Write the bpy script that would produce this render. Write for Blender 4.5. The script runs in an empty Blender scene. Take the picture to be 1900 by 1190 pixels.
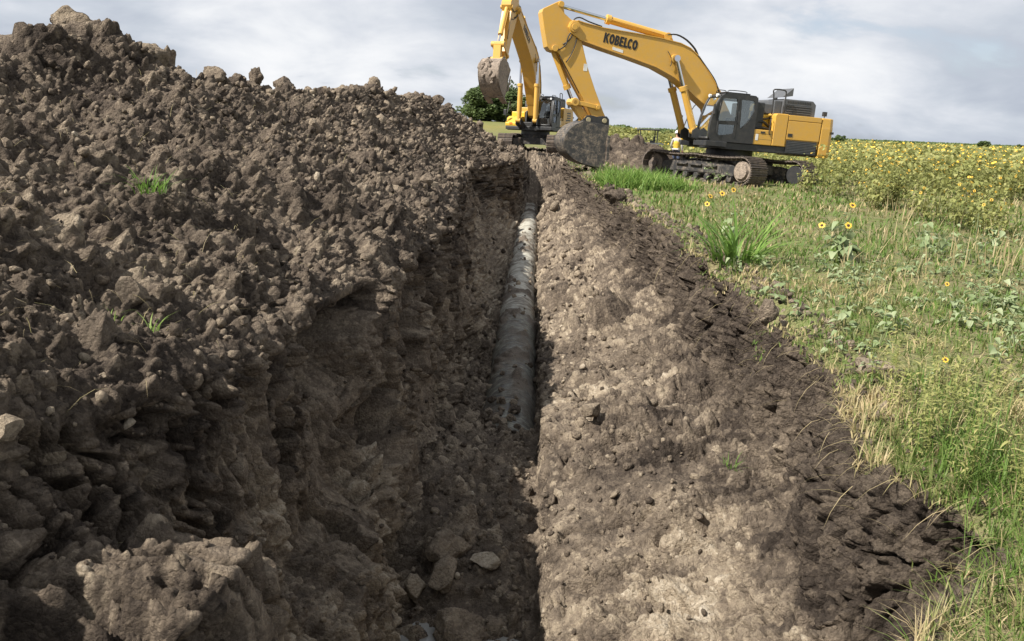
import bpy, bmesh, math, random
import numpy as np
from mathutils import Vector, Matrix, Euler
R = math.radians
random.seed(7); rng = np.random.default_rng(7)
scn = bpy.context.scene
COL = scn.collection

# ------------------------------------------------------------------ camera
cam_d = bpy.data.cameras.new("camera"); cam = bpy.data.objects.new("camera", cam_d); COL.objects.link(cam)
cam_d.sensor_width = 36.0; cam_d.lens = 28.42; cam_d.clip_start = 0.05; cam_d.clip_end = 12000
_roll = math.atan(.037); _p = math.atan(356/1500.); _yw = R(1.49)
_f = Vector((-math.sin(_yw)*math.cos(_p), math.cos(_yw)*math.cos(_p), -math.sin(_p)))
_r0 = Vector((math.cos(_yw), math.sin(_yw), 0)); _u0 = _r0.cross(_f)
_r = math.cos(_roll)*_r0 + math.sin(_roll)*_u0; _u = -math.sin(_roll)*_r0 + math.cos(_roll)*_u0
cam.matrix_world = Matrix(((_r.x,_u.x,-_f.x,0),(_r.y,_u.y,-_f.y,0),(_r.z,_u.z,-_f.z,1.7),(0,0,0,1)))
scn.camera = cam

# ------------------------------------------------------------------ light
SUN = Vector((-0.60, -0.34, 0.725)).normalized()
SUN_EL = math.asin(SUN.z); SUN_AZ = math.atan2(SUN.x, SUN.y)
sd = bpy.data.lights.new("sun", 'SUN'); so = bpy.data.objects.new("sun", sd); COL.objects.link(so)
sd.energy = 5.0; sd.angle = R(0.6); sd.color = (1.0, 0.95, 0.87)
so.rotation_euler = (-SUN).to_track_quat('-Z', 'Y').to_euler(); so.location = (0, 0, 60)
scn.view_settings.view_transform = 'Standard'; scn.view_settings.look = 'None'
scn.view_settings.exposure = 0.84; scn.view_settings.gamma = 1.0
try: scn.view_settings.use_curve_mapping = False
except Exception: pass
scn.cycles.max_bounces = 6; scn.cycles.diffuse_bounces = 4; scn.cycles.glossy_bounces = 3
scn.cycles.transmission_bounces = 4; scn.cycles.transparent_max_bounces = 6
scn.cycles.use_denoising = True

world = bpy.data.worlds.new("World"); scn.world = world; world.use_nodes = True
def world_nodes():
    nt = world.node_tree; nt.nodes.clear(); N = nt.nodes.new; L = nt.links.new
    def math_(op, a, b=None):
        n = N('ShaderNodeMath'); n.operation = op
        for i, v in enumerate((a, b)):
            if v is None: continue
            if isinstance(v, (int, float)): n.inputs[i].default_value = v
            else: L(v, n.inputs[i])
        return n.outputs[0]
    sky = N('ShaderNodeTexSky'); sky.sky_type = 'NISHITA'; sky.sun_disc = False
    sky.sun_elevation = SUN_EL; sky.sun_rotation = SUN_AZ; sky.dust_density = 2.0
    tc = N('ShaderNodeTexCoord'); sp = N('ShaderNodeSeparateXYZ'); L(tc.outputs['Generated'], sp.inputs[0])
    z = math_('ADD', math_('MAXIMUM', sp.outputs['Z'], 0.0), 0.36)
    u = math_('DIVIDE', sp.outputs['X'], z); v = math_('DIVIDE', sp.outputs['Y'], z)
    cb = N('ShaderNodeCombineXYZ'); L(math_('MULTIPLY', u, 0.85), cb.inputs[0]); L(v, cb.inputs[1])
    def noise(scale, detail, rough, off):
        mp = N('ShaderNodeMapping'); mp.inputs['Location'].default_value = off; L(cb.outputs[0], mp.inputs[0])
        n = N('ShaderNodeTexNoise'); n.inputs['Scale'].default_value = scale; n.inputs['Detail'].default_value = detail
        n.inputs['Roughness'].default_value = rough; n.inputs['Distortion'].default_value = .25
        L(mp.outputs[0], n.inputs['Vector']); return n.outputs['Fac']
    def ramp(fac, stops):
        r = N('ShaderNodeValToRGB'); e = r.color_ramp.elements
        e[0].position, e[0].color = stops[0][0], (*stops[0][1], 1); e[1].position, e[1].color = stops[-1][0], (*stops[-1][1], 1)
        for p, c in stops[1:-1]:
            x = e.new(p); x.color = (*c, 1)
        L(fac, r.inputs[0]); return r.outputs[0]
    n1 = noise(1.15, 9, .50, (3.6, 1.2, 0)); n2 = noise(3.2, 9, .55, (7.7, 2.9, 4))
    # broken overcast: grey bellies, pale tops, a little blue between
    bright = math_('ADD', math_('MULTIPLY', n1, .65), math_('MULTIPLY', n2, .35))
    cl = ramp(bright, [(.40, (3.6, 3.95, 4.6)), (.465, (4.4, 4.75, 5.3)), (.515, (5.3, 5.55, 6.0)), (.57, (6.4, 6.55, 6.8)), (.66, (7.6, 7.6, 7.6))])
    cover = ramp(n2, [(.26, (0, 0, 0)), (.40, (1, 1, 1))])
    mx = N('ShaderNodeMixRGB'); L(cover, mx.inputs[0]); 
    dim = N('ShaderNodeMixRGB'); dim.blend_type = 'MIX'; dim.inputs[0].default_value = .55
    L(sky.outputs[0], dim.inputs[1]); dim.inputs[2].default_value = (4.8, 5.2, 6.0, 1)
    L(dim.outputs[0], mx.inputs[1]); L(cl, mx.inputs[2])
    bg = N('ShaderNodeBackground'); bg.inputs['Strength'].default_value = 0.077; L(mx.outputs[0], bg.inputs[0])
    out = N('ShaderNodeOutputWorld'); L(bg.outputs[0], out.inputs[0])
world_nodes()

# ------------------------------------------------------------------ helpers: objects
def tag(o, label=None, cat=None, group=None, kind=None):
    if label: o['label'] = label
    if cat: o['category'] = cat
    if group: o['group'] = group
    if kind: o['kind'] = kind
    return o
def link(o, parent=None):
    COL.objects.link(o)
    if parent is not None: o.parent = parent
    return o
def empty(name, loc=(0,0,0), rot=(0,0,0)):
    o = bpy.data.objects.new(name, None); o.location = loc; o.rotation_euler = rot; return link(o)
def np_mesh(name, V, faces, mats=(), mi=None, smooth=False, attrs=None):
    """faces: (n,3) or (n,4) array, or a list of such arrays"""
    if not isinstance(faces, (list, tuple)): faces = [faces]
    V = np.asarray(V, np.float32); me = bpy.data.meshes.new(name)
    me.vertices.add(len(V)); me.vertices.foreach_set('co', V.ravel())
    tot = np.concatenate([np.full(len(f), f.shape[1], np.int32) for f in faces])
    idx = np.concatenate([np.asarray(f, np.int32).ravel() for f in faces])
    me.loops.add(len(idx)); me.loops.foreach_set('vertex_index', idx)
    me.polygons.add(len(tot)); st = np.zeros(len(tot), np.int32); st[1:] = np.cumsum(tot)[:-1]
    me.polygons.foreach_set('loop_start', st)
    try: me.polygons.foreach_set('loop_total', tot)
    except Exception: pass
    for m in mats: me.materials.append(m)
    if mi is not None: me.polygons.foreach_set('material_index', np.asarray(mi, np.int32))
    if smooth: me.polygons.foreach_set('use_smooth', np.ones(len(tot), bool))
    for k, a in (attrs or {}).items():
        at = me.attributes.new(k, 'FLOAT', 'POINT'); at.data.foreach_set('value', np.asarray(a, np.float32))
    me.update(calc_edges=True); me.validate()
    return me
class MB:
    def __init__(s): s.v = []; s.f = []; s.m = []; s.mi = 0; s.T = None
    def add(s, vs, fs, T=None):
        b = len(s.v)
        for v in vs:
            v = Vector(v)
            if T is not None: v = T @ v
            if s.T is not None: v = s.T @ v
            s.v.append(v)
        for f in fs: s.f.append([i+b for i in f]); s.m.append(s.mi)
        return s
    def box(s, a, b, T=None):
        x0,y0,z0 = a; x1,y1,z1 = b
        return s.add([(x0,y0,z0),(x1,y0,z0),(x1,y1,z0),(x0,y1,z0),(x0,y0,z1),(x1,y0,z1),(x1,y1,z1),(x0,y1,z1)],
              [(0,3,2,1),(4,5,6,7),(0,1,5,4),(1,2,6,5),(2,3,7,6),(3,0,4,7)], T)
    def prism(s, pts, y0, y1, T=None):
        """outline in (x,z), extruded along y"""
        n = len(pts); vs = [(x,y0,z) for x,z in pts] + [(x,y1,z) for x,z in pts]
        ar = sum(pts[i][0]*pts[(i+1)%n][1]-pts[(i+1)%n][0]*pts[i][1] for i in range(n))
        fs = [tuple(range(n)), tuple(range(2*n-1, n-1, -1))] + [(i, n+i, n+(i+1)%n, (i+1)%n) for i in range(n)]
        if ar < 0: fs = [tuple(reversed(f)) for f in fs]
        return s.add(vs, fs, T)
    def cyl(s, p0, p1, r0, r1=None, n=14, cap=True):
        r1 = r0 if r1 is None else r1; p0 = Vector(p0); p1 = Vector(p1); d = (p1-p0).normalized()
        a = d.orthogonal().normalized(); b = d.cross(a); vs = []; fs = []
        for p, r in ((p0, r0), (p1, r1)):
            for i in range(n):
                t = 2*math.pi*i/n; vs.append(p + a*math.cos(t)*r + b*math.sin(t)*r)
        fs = [(i, (i+1)%n, n+(i+1)%n, n+i) for i in range(n)]
        if cap: fs += [tuple(range(n-1,-1,-1)), tuple(range(n, 2*n))]
        return s.add(vs, fs)
    def tube(s, path, r, n=6, step=3):
        P = [Vector(p) for p in path]; Q = []
        for i in range(len(P)-1):
            p0 = P[max(i-1,0)]; p1 = P[i]; p2 = P[i+1]; p3 = P[min(i+2,len(P)-1)]
            for k in range(step):
                t = k/step; Q.append(.5*((2*p1)+(p2-p0)*t+(2*p0-5*p1+4*p2-p3)*t*t+(3*p1-p0-3*p2+p3)*t**3))
        Q.append(P[-1]); vs = []; fs = []; nrm = None
        for i, q in enumerate(Q):
            d = (Q[min(i+1,len(Q)-1)]-Q[max(i-1,0)]).normalized()
            a = d.orthogonal().normalized() if nrm is None else (nrm - d*nrm.dot(d)).normalized()
            nrm = a; b = d.cross(a); rr = r[i*len(r)//len(Q)] if isinstance(r, (list,tuple)) else r
            for k in range(n):
                t = 2*math.pi*k/n; vs.append(q + a*math.cos(t)*rr + b*math.sin(t)*rr)
        for i in range(len(Q)-1):
            for k in range(n): fs.append((i*n+k, i*n+(k+1)%n, (i+1)*n+(k+1)%n, (i+1)*n+k))
        fs += [tuple(range(n-1,-1,-1)), tuple(range(len(Q)*n-n, len(Q)*n))]
        return s.add(vs, fs)
    def bar(s, p0, p1, w):
        return s.cyl(p0, p1, w*.707, n=4)
    def mesh(s, name, mats, smooth=False):
        me = bpy.data.meshes.new(name); me.from_pydata([tuple(v) for v in s.v], [], s.f)
        for m in (mats if isinstance(mats, (list,tuple)) else [mats]): me.materials.append(m)
        me.polygons.foreach_set('material_index', s.m)
        if smooth: me.polygons.foreach_set('use_smooth', [True]*len(s.f))
        me.update(); return me
    def build(s, name, mats, parent=None, bevel=0, smooth=False, loc=None):
        o = bpy.data.objects.new(name, s.mesh(name, mats, smooth)); link(o, parent)
        if bevel:
            b = o.modifiers.new('b', 'BEVEL'); b.width = bevel; b.segments = 2; b.limit_method = 'ANGLE'; b.angle_limit = R(35)
        if loc: o.location = loc
        return o
def plate_mesh(name, loops, th, mat):
    """flat plate with holes: first loop outer, rest holes, in (x,z); thickness along y centred on 0"""
    cu = bpy.data.curves.new(name, 'CURVE'); cu.dimensions = '2D'; cu.fill_mode = 'BOTH'; cu.extrude = th/2
    for lp in loops:
        sp = cu.splines.new('POLY'); sp.points.add(len(lp)-1); sp.use_cyclic_u = True
        for p, q in zip(sp.points, lp): p.co = (q[0], q[1], 0, 1)
    o = bpy.data.objects.new('tmp', cu); COL.objects.link(o)
    dg = bpy.context.evaluated_depsgraph_get(); me = bpy.data.meshes.new_from_object(o.evaluated_get(dg))
    bpy.data.objects.remove(o); bpy.data.curves.remove(cu)
    me.transform(Matrix(((1,0,0,0),(0,0,-1,0),(0,1,0,0),(0,0,0,1)))); me.name = name
    me.materials.clear(); me.materials.append(mat); me.update()
    return me

# ------------------------------------------------------------------ helpers: materials
def new_mat(name):
    m = bpy.data.materials.new(name); m.use_nodes = True; nt = m.node_tree; nt.nodes.clear()
    o = nt.nodes.new('ShaderNodeOutputMaterial'); return m, nt, o
def nnoise(nt, vec, scale, detail=4, rough=.6):
    n = nt.nodes.new('ShaderNodeTexNoise'); n.inputs['Scale'].default_value = scale; n.inputs['Detail'].default_value = detail
    n.inputs['Roughness'].default_value = rough
    if vec is not None: nt.links.new(vec, n.inputs['Vector'])
    return n.outputs['Fac']
def nmath(nt, op, a, b=None, clamp=False):
    n = nt.nodes.new('ShaderNodeMath'); n.operation = op; n.use_clamp = clamp
    for i, v in enumerate((a, b)):
        if v is None: continue
        if isinstance(v, (int, float)): n.inputs[i].default_value = v
        else: nt.links.new(v, n.inputs[i])
    return n.outputs[0]
def nramp(nt, fac, stops):
    r = nt.nodes.new('ShaderNodeValToRGB'); e = r.color_ramp.elements
    def c4(c): return (*c, 1) if isinstance(c, (tuple, list)) else (c, c, c, 1)
    e[0].position, e[0].color = stops[0][0], c4(stops[0][1]); e[1].position, e[1].color = stops[-1][0], c4(stops[-1][1])
    for p, c in stops[1:-1]:
        x = e.new(p); x.color = c4(c)
    nt.links.new(fac, r.inputs[0]); return r.outputs[0]
def nmix(nt, fac, a, b):
    n = nt.nodes.new('ShaderNodeMixRGB')
    for i, v in enumerate((fac, a, b)):
        if isinstance(v, (int, float)): n.inputs[i].default_value = v
        elif isinstance(v, tuple): n.inputs[i].default_value = (*v, 1)
        else: nt.links.new(v, n.inputs[i])
    return n.outputs[0]
def npos(nt): return nt.nodes.new('ShaderNodeTexCoord').outputs['Object']
def ngeo(nt): return nt.nodes.new('ShaderNodeNewGeometry').outputs['Position']
def principled(nt, out, col, rough=.8, metal=0, bump=None, bs=.3, bd=.02, spec=None):
    p = nt.nodes.new('ShaderNodeBsdfPrincipled')
    for k, v in (('Base Color', col), ('Roughness', rough), ('Metallic', metal)):
        if isinstance(v, (int, float)): p.inputs[k].default_value = v
        elif isinstance(v, tuple): p.inputs[k].default_value = (*v, 1)
        else: nt.links.new(v, p.inputs[k])
    if spec is not None: p.inputs['Specular IOR Level'].default_value = spec
    if bump is not None:
        b = nt.nodes.new('ShaderNodeBump'); b.inputs['Strength'].default_value = bs; b.inputs['Distance'].default_value = bd
        nt.links.new(bump, b.inputs['Height']); nt.links.new(b.outputs[0], p.inputs['Normal'])
    nt.links.new(p.outputs[0], out.inputs[0]); return p
SOIL = [(0, (.023,.018,.015)), (.25, (.076,.060,.048)), (.5, (.188,.149,.113)), (.75, (.40,.325,.238)), (1, (.62,.535,.42))]
def soil_mat(name, attr=True, base=.35, fine=1.0):
    m, nt, o = new_mat(name); P = ngeo(nt)
    if attr:
        a = nt.nodes.new('ShaderNodeAttribute'); a.attribute_name = 'tone'; t = a.outputs['Fac']
    else:
        oi = nt.nodes.new('ShaderNodeObjectInfo'); t = nmath(nt, 'ADD', nmath(nt, 'MULTIPLY', oi.outputs['Random'], .34), base-.17)
    def voro(scale, seed):
        mp = nt.nodes.new('ShaderNodeMapping'); mp.inputs['Location'].default_value = (seed, seed*.7, seed*.3); nt.links.new(P, mp.inputs[0])
        wn = nt.nodes.new('ShaderNodeTexNoise'); wn.inputs['Scale'].default_value = scale*.8; wn.inputs['Detail'].default_value = 2; nt.links.new(mp.outputs[0], wn.inputs['Vector'])
        mw = nt.nodes.new('ShaderNodeVectorMath'); mw.operation = 'MULTIPLY_ADD'; nt.links.new(wn.outputs['Color'], mw.inputs[0]); mw.inputs[1].default_value = (.9/scale,)*3; nt.links.new(mp.outputs[0], mw.inputs[2])
        v = nt.nodes.new('ShaderNodeTexVoronoi'); v.inputs['Scale'].default_value = scale; nt.links.new(mw.outputs[0], v.inputs['Vector'])
        se = nt.nodes.new('ShaderNodeSeparateColor'); nt.links.new(v.outputs['Color'], se.inputs[0]); return v.outputs['Distance'], se.outputs[0]
    d1, k1 = voro(17, 1.3); d2, k2 = voro(42, 5.1)
    f1 = nnoise(nt, P, 7, 5, .65); f2 = nnoise(nt, P, 38, 6, .72); f3 = nnoise(nt, P, 110, 3, .65)
    def acc(t, v, w, clamp=False): return nmath(nt, 'ADD', t, nmath(nt, 'MULTIPLY', nmath(nt, 'SUBTRACT', v, .5), w), clamp)
    t = nmath(nt, 'ADD', t, .11); t = acc(t, f1, .40); t = acc(t, k1, .13*fine); t = acc(t, k2, .13*fine); t = acc(t, f3, .28*fine, True)
    c = nramp(nt, t, SOIL)
    bh = nmath(nt, 'SUBTRACT', nmath(nt, 'ADD', nmath(nt, 'MULTIPLY', f3, .30), nmath(nt, 'MULTIPLY', f2, 1.1)), nmath(nt, 'ADD', nmath(nt, 'MULTIPLY', d1, .32), nmath(nt, 'MULTIPLY', d2, .42)))
    principled(nt, o, c, .95, 0, bh, 1.0, .045, spec=.10); return m
def simple_mat(name, col, rough=.6, metal=0, var=.25, scale=6, spec=None, bump=0):
    m, nt, o = new_mat(name); P = npos(nt); n = nnoise(nt, P, scale, 5, .6)
    c = nmix(nt, nmath(nt, 'MULTIPLY', nmath(nt, 'SUBTRACT', n, .3), 1.6, True), tuple(x*(1-var) for x in col), tuple(min(1, x*(1+var)) for x in col))
    principled(nt, o, c, rough, metal, n if bump else None, bump, .02, spec); return m
def paint_mat(name, col, rough=.38, mud=.0, mudh=0.0, mudcol=(.20,.155,.115), dust=.25):
    """machine paint: slight fading, a film of dust, dried mud splashed on in patches (more of it near height mudh)"""
    m, nt, o = new_mat(name); P = npos(nt)
    n1 = nnoise(nt, P, 1.3, 5, .6); n2 = nnoise(nt, P, 7, 6, .65); n3 = nnoise(nt, P, 40, 3, .6)
    c = nmix(nt, nmath(nt, 'MULTIPLY', n1, .35), col, tuple(x*.72+.03 for x in col))
    d = nmath(nt, 'MULTIPLY', nmath(nt, 'SUBTRACT', nmath(nt, 'ADD', nmath(nt,'MULTIPLY',n2,.7), nmath(nt,'MULTIPLY',n1,.3)), .42), 3.0*dust, True)
    c = nmix(nt, d, c, (.36,.30,.22))
    r = rough
    if mud > 0:
        k = nmath(nt, 'ADD', nmath(nt, 'ADD', nmath(nt,'MULTIPLY',n2,.7), nmath(nt,'MULTIPLY',n3,.25)), nmath(nt,'MULTIPLY',n1,.4))
        k = nmath(nt, 'MULTIPLY', nmath(nt, 'SUBTRACT', k, .98-mud*.55), 4, True)
        mc = nramp(nt, n3, [(.3, tuple(x*.5 for x in mudcol)), (.7, tuple(min(1,x*1.5) for x in mudcol))])
        c = nmix(nt, k, c, mc); r = nmath(nt, 'ADD', nmath(nt, 'MULTIPLY', k, .95-rough), rough)
        bh = nmath(nt, 'ADD', nmath(nt, 'MULTIPLY', k, .6), nmath(nt, 'MULTIPLY', nmath(nt, 'MULTIPLY', n3, k), .6))
        principled(nt, o, c, r, 0, bh, .6, .03)
    else: principled(nt, o, c, r)
    return m
def leaf_mat(name, stops, trans=.35, rough=.55, pscale=None):
    """colour from the per-vertex 'var' value (blade / leaf identity) plus patchiness"""
    m, nt, o = new_mat(name); a = nt.nodes.new('ShaderNodeAttribute'); a.attribute_name = 'var'
    oi = nt.nodes.new('ShaderNodeObjectInfo')
    t = nmath(nt, 'ADD', a.outputs['Fac'], nmath(nt, 'MULTIPLY', nmath(nt, 'SUBTRACT', oi.outputs['Random'], .5), .25))
    t = nmath(nt, 'ADD', t, nmath(nt, 'MULTIPLY', nmath(nt, 'SUBTRACT', nnoise(nt, ngeo(nt), pscale or 14, 3), .5), .35), True)
    c = nramp(nt, t, stops)
    d = nt.nodes.new('ShaderNodeBsdfPrincipled'); nt.links.new(c, d.inputs['Base Color']); d.inputs['Roughness'].default_value = rough
    d.inputs['Specular IOR Level'].default_value = .3
    tr = nt.nodes.new('ShaderNodeBsdfTranslucent'); nt.links.new(c, tr.inputs[0])
    mx = nt.nodes.new('ShaderNodeMixShader'); mx.inputs[0].default_value = trans
    nt.links.new(d.outputs[0], mx.inputs[1]); nt.links.new(tr.outputs[0], mx.inputs[2]); nt.links.new(mx.outputs[0], o.inputs[0]); return m
def glass_mat(name):
    m, nt, o = new_mat(name)
    g = nt.nodes.new('ShaderNodeBsdfGlossy'); g.inputs['Roughness'].default_value = .03; g.inputs[0].default_value = (.9,.95,.97,1)
    t = nt.nodes.new('ShaderNodeBsdfTransparent'); t.inputs[0].default_value = (.74,.79,.78,1)
    fr = nt.nodes.new('ShaderNodeFresnel'); fr.inputs[0].default_value = 1.6
    mx = nt.nodes.new('ShaderNodeMixShader'); nt.links.new(nmath(nt, 'ADD', fr.outputs[0], .06), mx.inputs[0])
    nt.links.new(t.outputs[0], mx.inputs[1]); nt.links.new(g.outputs[0], mx.inputs[2]); nt.links.new(mx.outputs[0], o.inputs[0]); return m

# ------------------------------------------------------------------ helpers: noise (numpy)
def _hash(x, y, z, s):
    with np.errstate(over='ignore'):
        h = (x.astype(np.uint32)*np.uint32(374761393) + y.astype(np.uint32)*np.uint32(668265263)
             + z.astype(np.uint32)*np.uint32(2147483647) + np.uint32((s*974634541) & 0xffffffff))
        h ^= h >> np.uint32(13); h *= np.uint32(1274126177); h ^= h >> np.uint32(16); h *= np.uint32(2246822519); h ^= h >> np.uint32(13)
    return h
def perlin(P, f, seed=0):
    f = np.asarray(f, np.float32)
    Q = P*f; I = np.floor(Q).astype(np.int32); D = (Q-I).astype(np.float32); W = D*D*D*(D*(D*6-15)+10)
    out = np.zeros(len(P), np.float32)
    for dx in (0,1):
        wx = W[:,0] if dx else 1-W[:,0]
        for dy in (0,1):
            wy = W[:,1] if dy else 1-W[:,1]
            for dz in (0,1):
                wz = W[:,2] if dz else 1-W[:,2]
                h = _hash(I[:,0]+dx, I[:,1]+dy, I[:,2]+dz, seed)
                gx = (h & 255).astype(np.float32)/127.5-1; gy = ((h>>8)&255).astype(np.float32)/127.5-1; gz = ((h>>16)&255).astype(np.float32)/127.5-1
                out += wx*wy*wz*(gx*(D[:,0]-dx)+gy*(D[:,1]-dy)+gz*(D[:,2]-dz))
    return out
def fbm(P, f, octs=4, seed=0, gain=.5, ridged=False):
    o = np.zeros(len(P), np.float32); a = 1.; f = np.asarray(f, np.float32)
    for i in range(octs):
        n = perlin(P, f*(2.03**i), seed+i*17)
        o += a*((.5-np.abs(n)*1.6) if ridged else n); a *= gain
    return o
def clods(P, cell, seed, prob=.8):
    """lumps: half-buried angular balls, one per cell; returns height in metres and an identity 0..1"""
    Q = (P/cell).astype(np.float32); B = np.floor(Q-.5).astype(np.int32)
    H = np.zeros(len(P), np.float32); ID = np.zeros(len(P), np.float32)
    for dx in (0,1):
        for dy in (0,1):
            for dz in (0,1):
                cx, cy, cz = B[:,0]+dx, B[:,1]+dy, B[:,2]+dz
                h = _hash(cx, cy, cz, seed); h2 = _hash(cx, cy, cz, seed+101)
                px = cx+(h&1023)/np.float32(1023); py = cy+((h>>10)&1023)/np.float32(1023); pz = cz+((h>>20)&1023)/np.float32(1023)
                r = .24+.26*((h2&1023)/np.float32(1023)); ok = ((h2>>10)&1023) < prob*1023
                ax, ay, az = np.abs(Q[:,0]-px), np.abs(Q[:,1]-py), np.abs(Q[:,2]-pz)
                d = .6*np.sqrt(ax*ax+ay*ay+az*az)+.46*np.maximum(ax, np.maximum(ay, az))
                hh = np.where(ok & (d < r), np.sqrt(np.maximum(r*r-d*d, 0)), 0)
                m = hh > H; H = np.where(m, hh, H); ID = np.where(m, ((h2>>20)&1023)/np.float32(1023), ID)
    return H*cell, ID
def smooth(e0, e1, x):
    t = np.clip((x-e0)/(e1-e0), 0, 1); return t*t*(3-2*t)

M = {}
M['soil'] = soil_mat('turned_soil'); M['clod'] = soil_mat('clod_soil', False, .40); M['pale'] = soil_mat('pale_caliche', False, .57, .9)
M['stone'] = soil_mat('limestone_lump', False, .66, .8); M['clod_dark'] = soil_mat('dark_clod_soil', False, .28)

# ------------------------------------------------------------------ the trench, its spoil heap and banks: one lofted section
KEYS = [  # y, ridge(x,z), toe(x,z), lip(x,z), wall a, ledge, wall b, floor left, floor right
 (1.6,  (-5.2,1.95), (-3.3,.34), (-2.85,.05), (-2.78,-.25), (-2.55,-.60), (-1.70,-.78), (-.80,-1.72), (.12,-1.72)),
 (3.2,  (-5.2,2.0), (-3.25,.34), (-2.85,.05), (-2.75,-.25), (-2.5,-.58), (-1.56,-.66), (-.80,-1.70), (.12,-1.70)),
 (4.1,  (-5.3,2.05), (-3.1,.32), (-2.62,.03), (-2.52,-.30), (-2.30,-.56), (-1.46,-.60), (-.78,-1.68), (.12,-1.68)),
 (4.45, (-5.3,2.07), (-2.9,.32), (-2.36,.02), (-2.28,-.35), (-2.05,-.72), (-1.5,-.98), (-.77,-1.62), (.11,-1.62)),
 (5.2,  (-5.4,2.1), (-2.7,.33), (-2.04,.02), (-1.96,-.38), (-1.62,-.78), (-1.2,-1.08), (-.75,-1.32), (.10,-1.32)),
 (6.3,  (-5.4,2.15), (-2.75,.33), (-2.12,.00), (-2.0,-.42), (-1.5,-.72), (-1.12,-1.0), (-.72,-1.02), (.09,-1.06)),
 (7.2,  (-5.4,2.2), (-2.6,.36), (-2.0,.00), (-1.86,-.42), (-1.42,-.76), (-1.05,-1.08), (-.72,-1.16), (.08,-1.20)),
 (8.2,  (-5.5,2.3), (-2.5,.38), (-1.86,.00), (-1.72,-.42), (-1.36,-.82), (-1.0,-1.15), (-.71,-1.38), (.08,-1.42)),
 (10.,  (-5.5,2.66), (-2.2,.40), (-1.50,.00), (-1.43,-.42), (-1.15,-.86), (-.92,-1.2), (-.70,-1.56), (.08,-1.56)),
 (11.2, (-5.4,2.36), (-2.2,.42), (-1.56,.02), (-1.46,-.40), (-1.15,-.86), (-.92,-1.2), (-.70,-1.57), (.08,-1.57)),
 (14.,  (-5.8,2.32), (-2.3,.48), (-1.62,.03), (-1.48,-.40), (-1.2,-.84), (-.94,-1.2), (-.70,-1.58), (.08,-1.58)),
 (18.,  (-5.4,2.38), (-2.5,.5), (-1.8,.10), (-1.62,-.36), (-1.28,-.82), (-.96,-1.2), (-.70,-1.58), (.08,-1.58)),
 (24.,  (-5.3,2.72), (-2.8,.6), (-2.15,.22), (-1.95,-.30), (-1.5,-.80), (-1.02,-1.2), (-.70,-1.58), (.08,-1.58)),
 (29.,  (-5.0,2.78), (-3.0,.66), (-2.4,.28), (-2.2,-.28), (-1.6,-.80), (-1.05,-1.2), (-.70,-1.55), (.08,-1.55)),
 (30.8, (-4.8,2.76), (-2.0,.62), (-1.25,.36), (-1.12,-.15), (-1.0,-.66), (-.86,-1.12), (-.70,-1.56), (.08,-1.56)),
 (33.,  (-4.6,2.72), (-1.8,.60), (-.98,.40), (-.92,-.12), (-.88,-.60), (-.80,-1.0), (-.68,-1.52), (.08,-1.52)),
 (36.,  (-4.0,2.55), (-1.7,.60), (-.94,.42), (-.88,-.05), (-.84,-.45), (-.76,-.8), (-.64,-1.35), (.07,-1.35)),
 (39.,  (-3.4,1.9), (-1.6,.55), (-.9,.42), (-.84,.1), (-.8,-.15), (-.72,-.4), (-.6,-.8), (.06,-.8)),
 (41.,  (-2.9,1.15), (-1.6,.5), (-.95,.42), (-.86,.3), (-.8,.2), (-.7,.1), (-.6,.05), (.05,.05)),
 (43.,  (-2.6,.55), (-1.6,.46), (-1.0,.42), (-.9,.4), (-.8,.38), (-.7,.36), (-.6,.34), (.05,.34)),
 (47.,  (-2.6,.46), (-1.6,.44), (-1.0,.42), (-.9,.41), (-.8,.40), (-.7,.40), (-.6,.40), (.05,.40)),
 (60.,  (-2.6,.30), (-1.6,.32), (-1.0,.34), (-.9,.34), (-.8,.34), (-.7,.34), (-.6,.34), (.05,.34))]
LIPR = [(1.6,1.15),(2.3,1.3),(2.6,1.42),(2.9,1.72),(3.1,2.0),(3.5,2.12),(3.8,1.95),(4.0,1.86),(4.4,1.9),(5.06,2.02),(5.5,2.16),(5.8,2.23),(6.7,2.26),(7.5,2.25),
        (9,2.3),(11.5,2.28),(14.6,2.36),(17,2.22),(19.8,2.0),(23.2,1.98),(27.6,1.5),(32,1.25),(36,1.15),(40,1.3),(43,1.8),(47,2.4),(60,2.4)]
LIPZ = [(1.6,0),(20,0.02),(24,.06),(27.6,.16),(31,.34),(36,.40),(47,.40),(60,.34)]
ROWS = 1000
SEG = [14, 40, 140, 145, 64, 90, 60, 64, 64, 66, 46, 100, 90, 96, 64, 40]
ky = np.array([k[0] for k in KEYS])
_l = np.linspace(math.log(2.0), math.log(60), 4000); _d = np.interp(np.exp(_l), [2, 2.8, 3.4, 16, 26, 60], [.45, .7, 1, 1, .7, .45]); _c = np.cumsum(_d); _c = (_c-_c[0])/(_c[-1]-_c[0])
Y = np.exp(np.interp(np.linspace(0, 1, ROWS), _c, _l))
KD = np.interp(Y, [20, 36], [1.22, 1.0]); KL = np.interp(Y, [10, 18], [.84, 1.0])      # scale of the floor and of the left lip about the eye point
def kin(i, j):
    k = KD if i >= 7 else KL if i >= 2 else 1.0
    v = np.interp(Y/k, ky, [q[i][j] for q in KEYS])
    return v*k if j == 0 else 1.7+(v-1.7)*k
lipx = np.interp(Y, *zip(*LIPR)); lipz = np.interp(Y, *zip(*LIPZ))
rx, rz, tx, tz = kin(1,0), kin(1,1), kin(2,0), kin(2,1)
frx, frz = kin(8,0), kin(8,1)
shal = smooth(24, 34, Y)                      # the far trench is steeper and narrower
bot = np.minimum(frz, lipz)
lx, lz, flx, flz = kin(3,0), kin(3,1), kin(7,0), kin(7,1); DL = lz-flz; nk = smooth(4.0, 3.65, Y)
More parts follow.
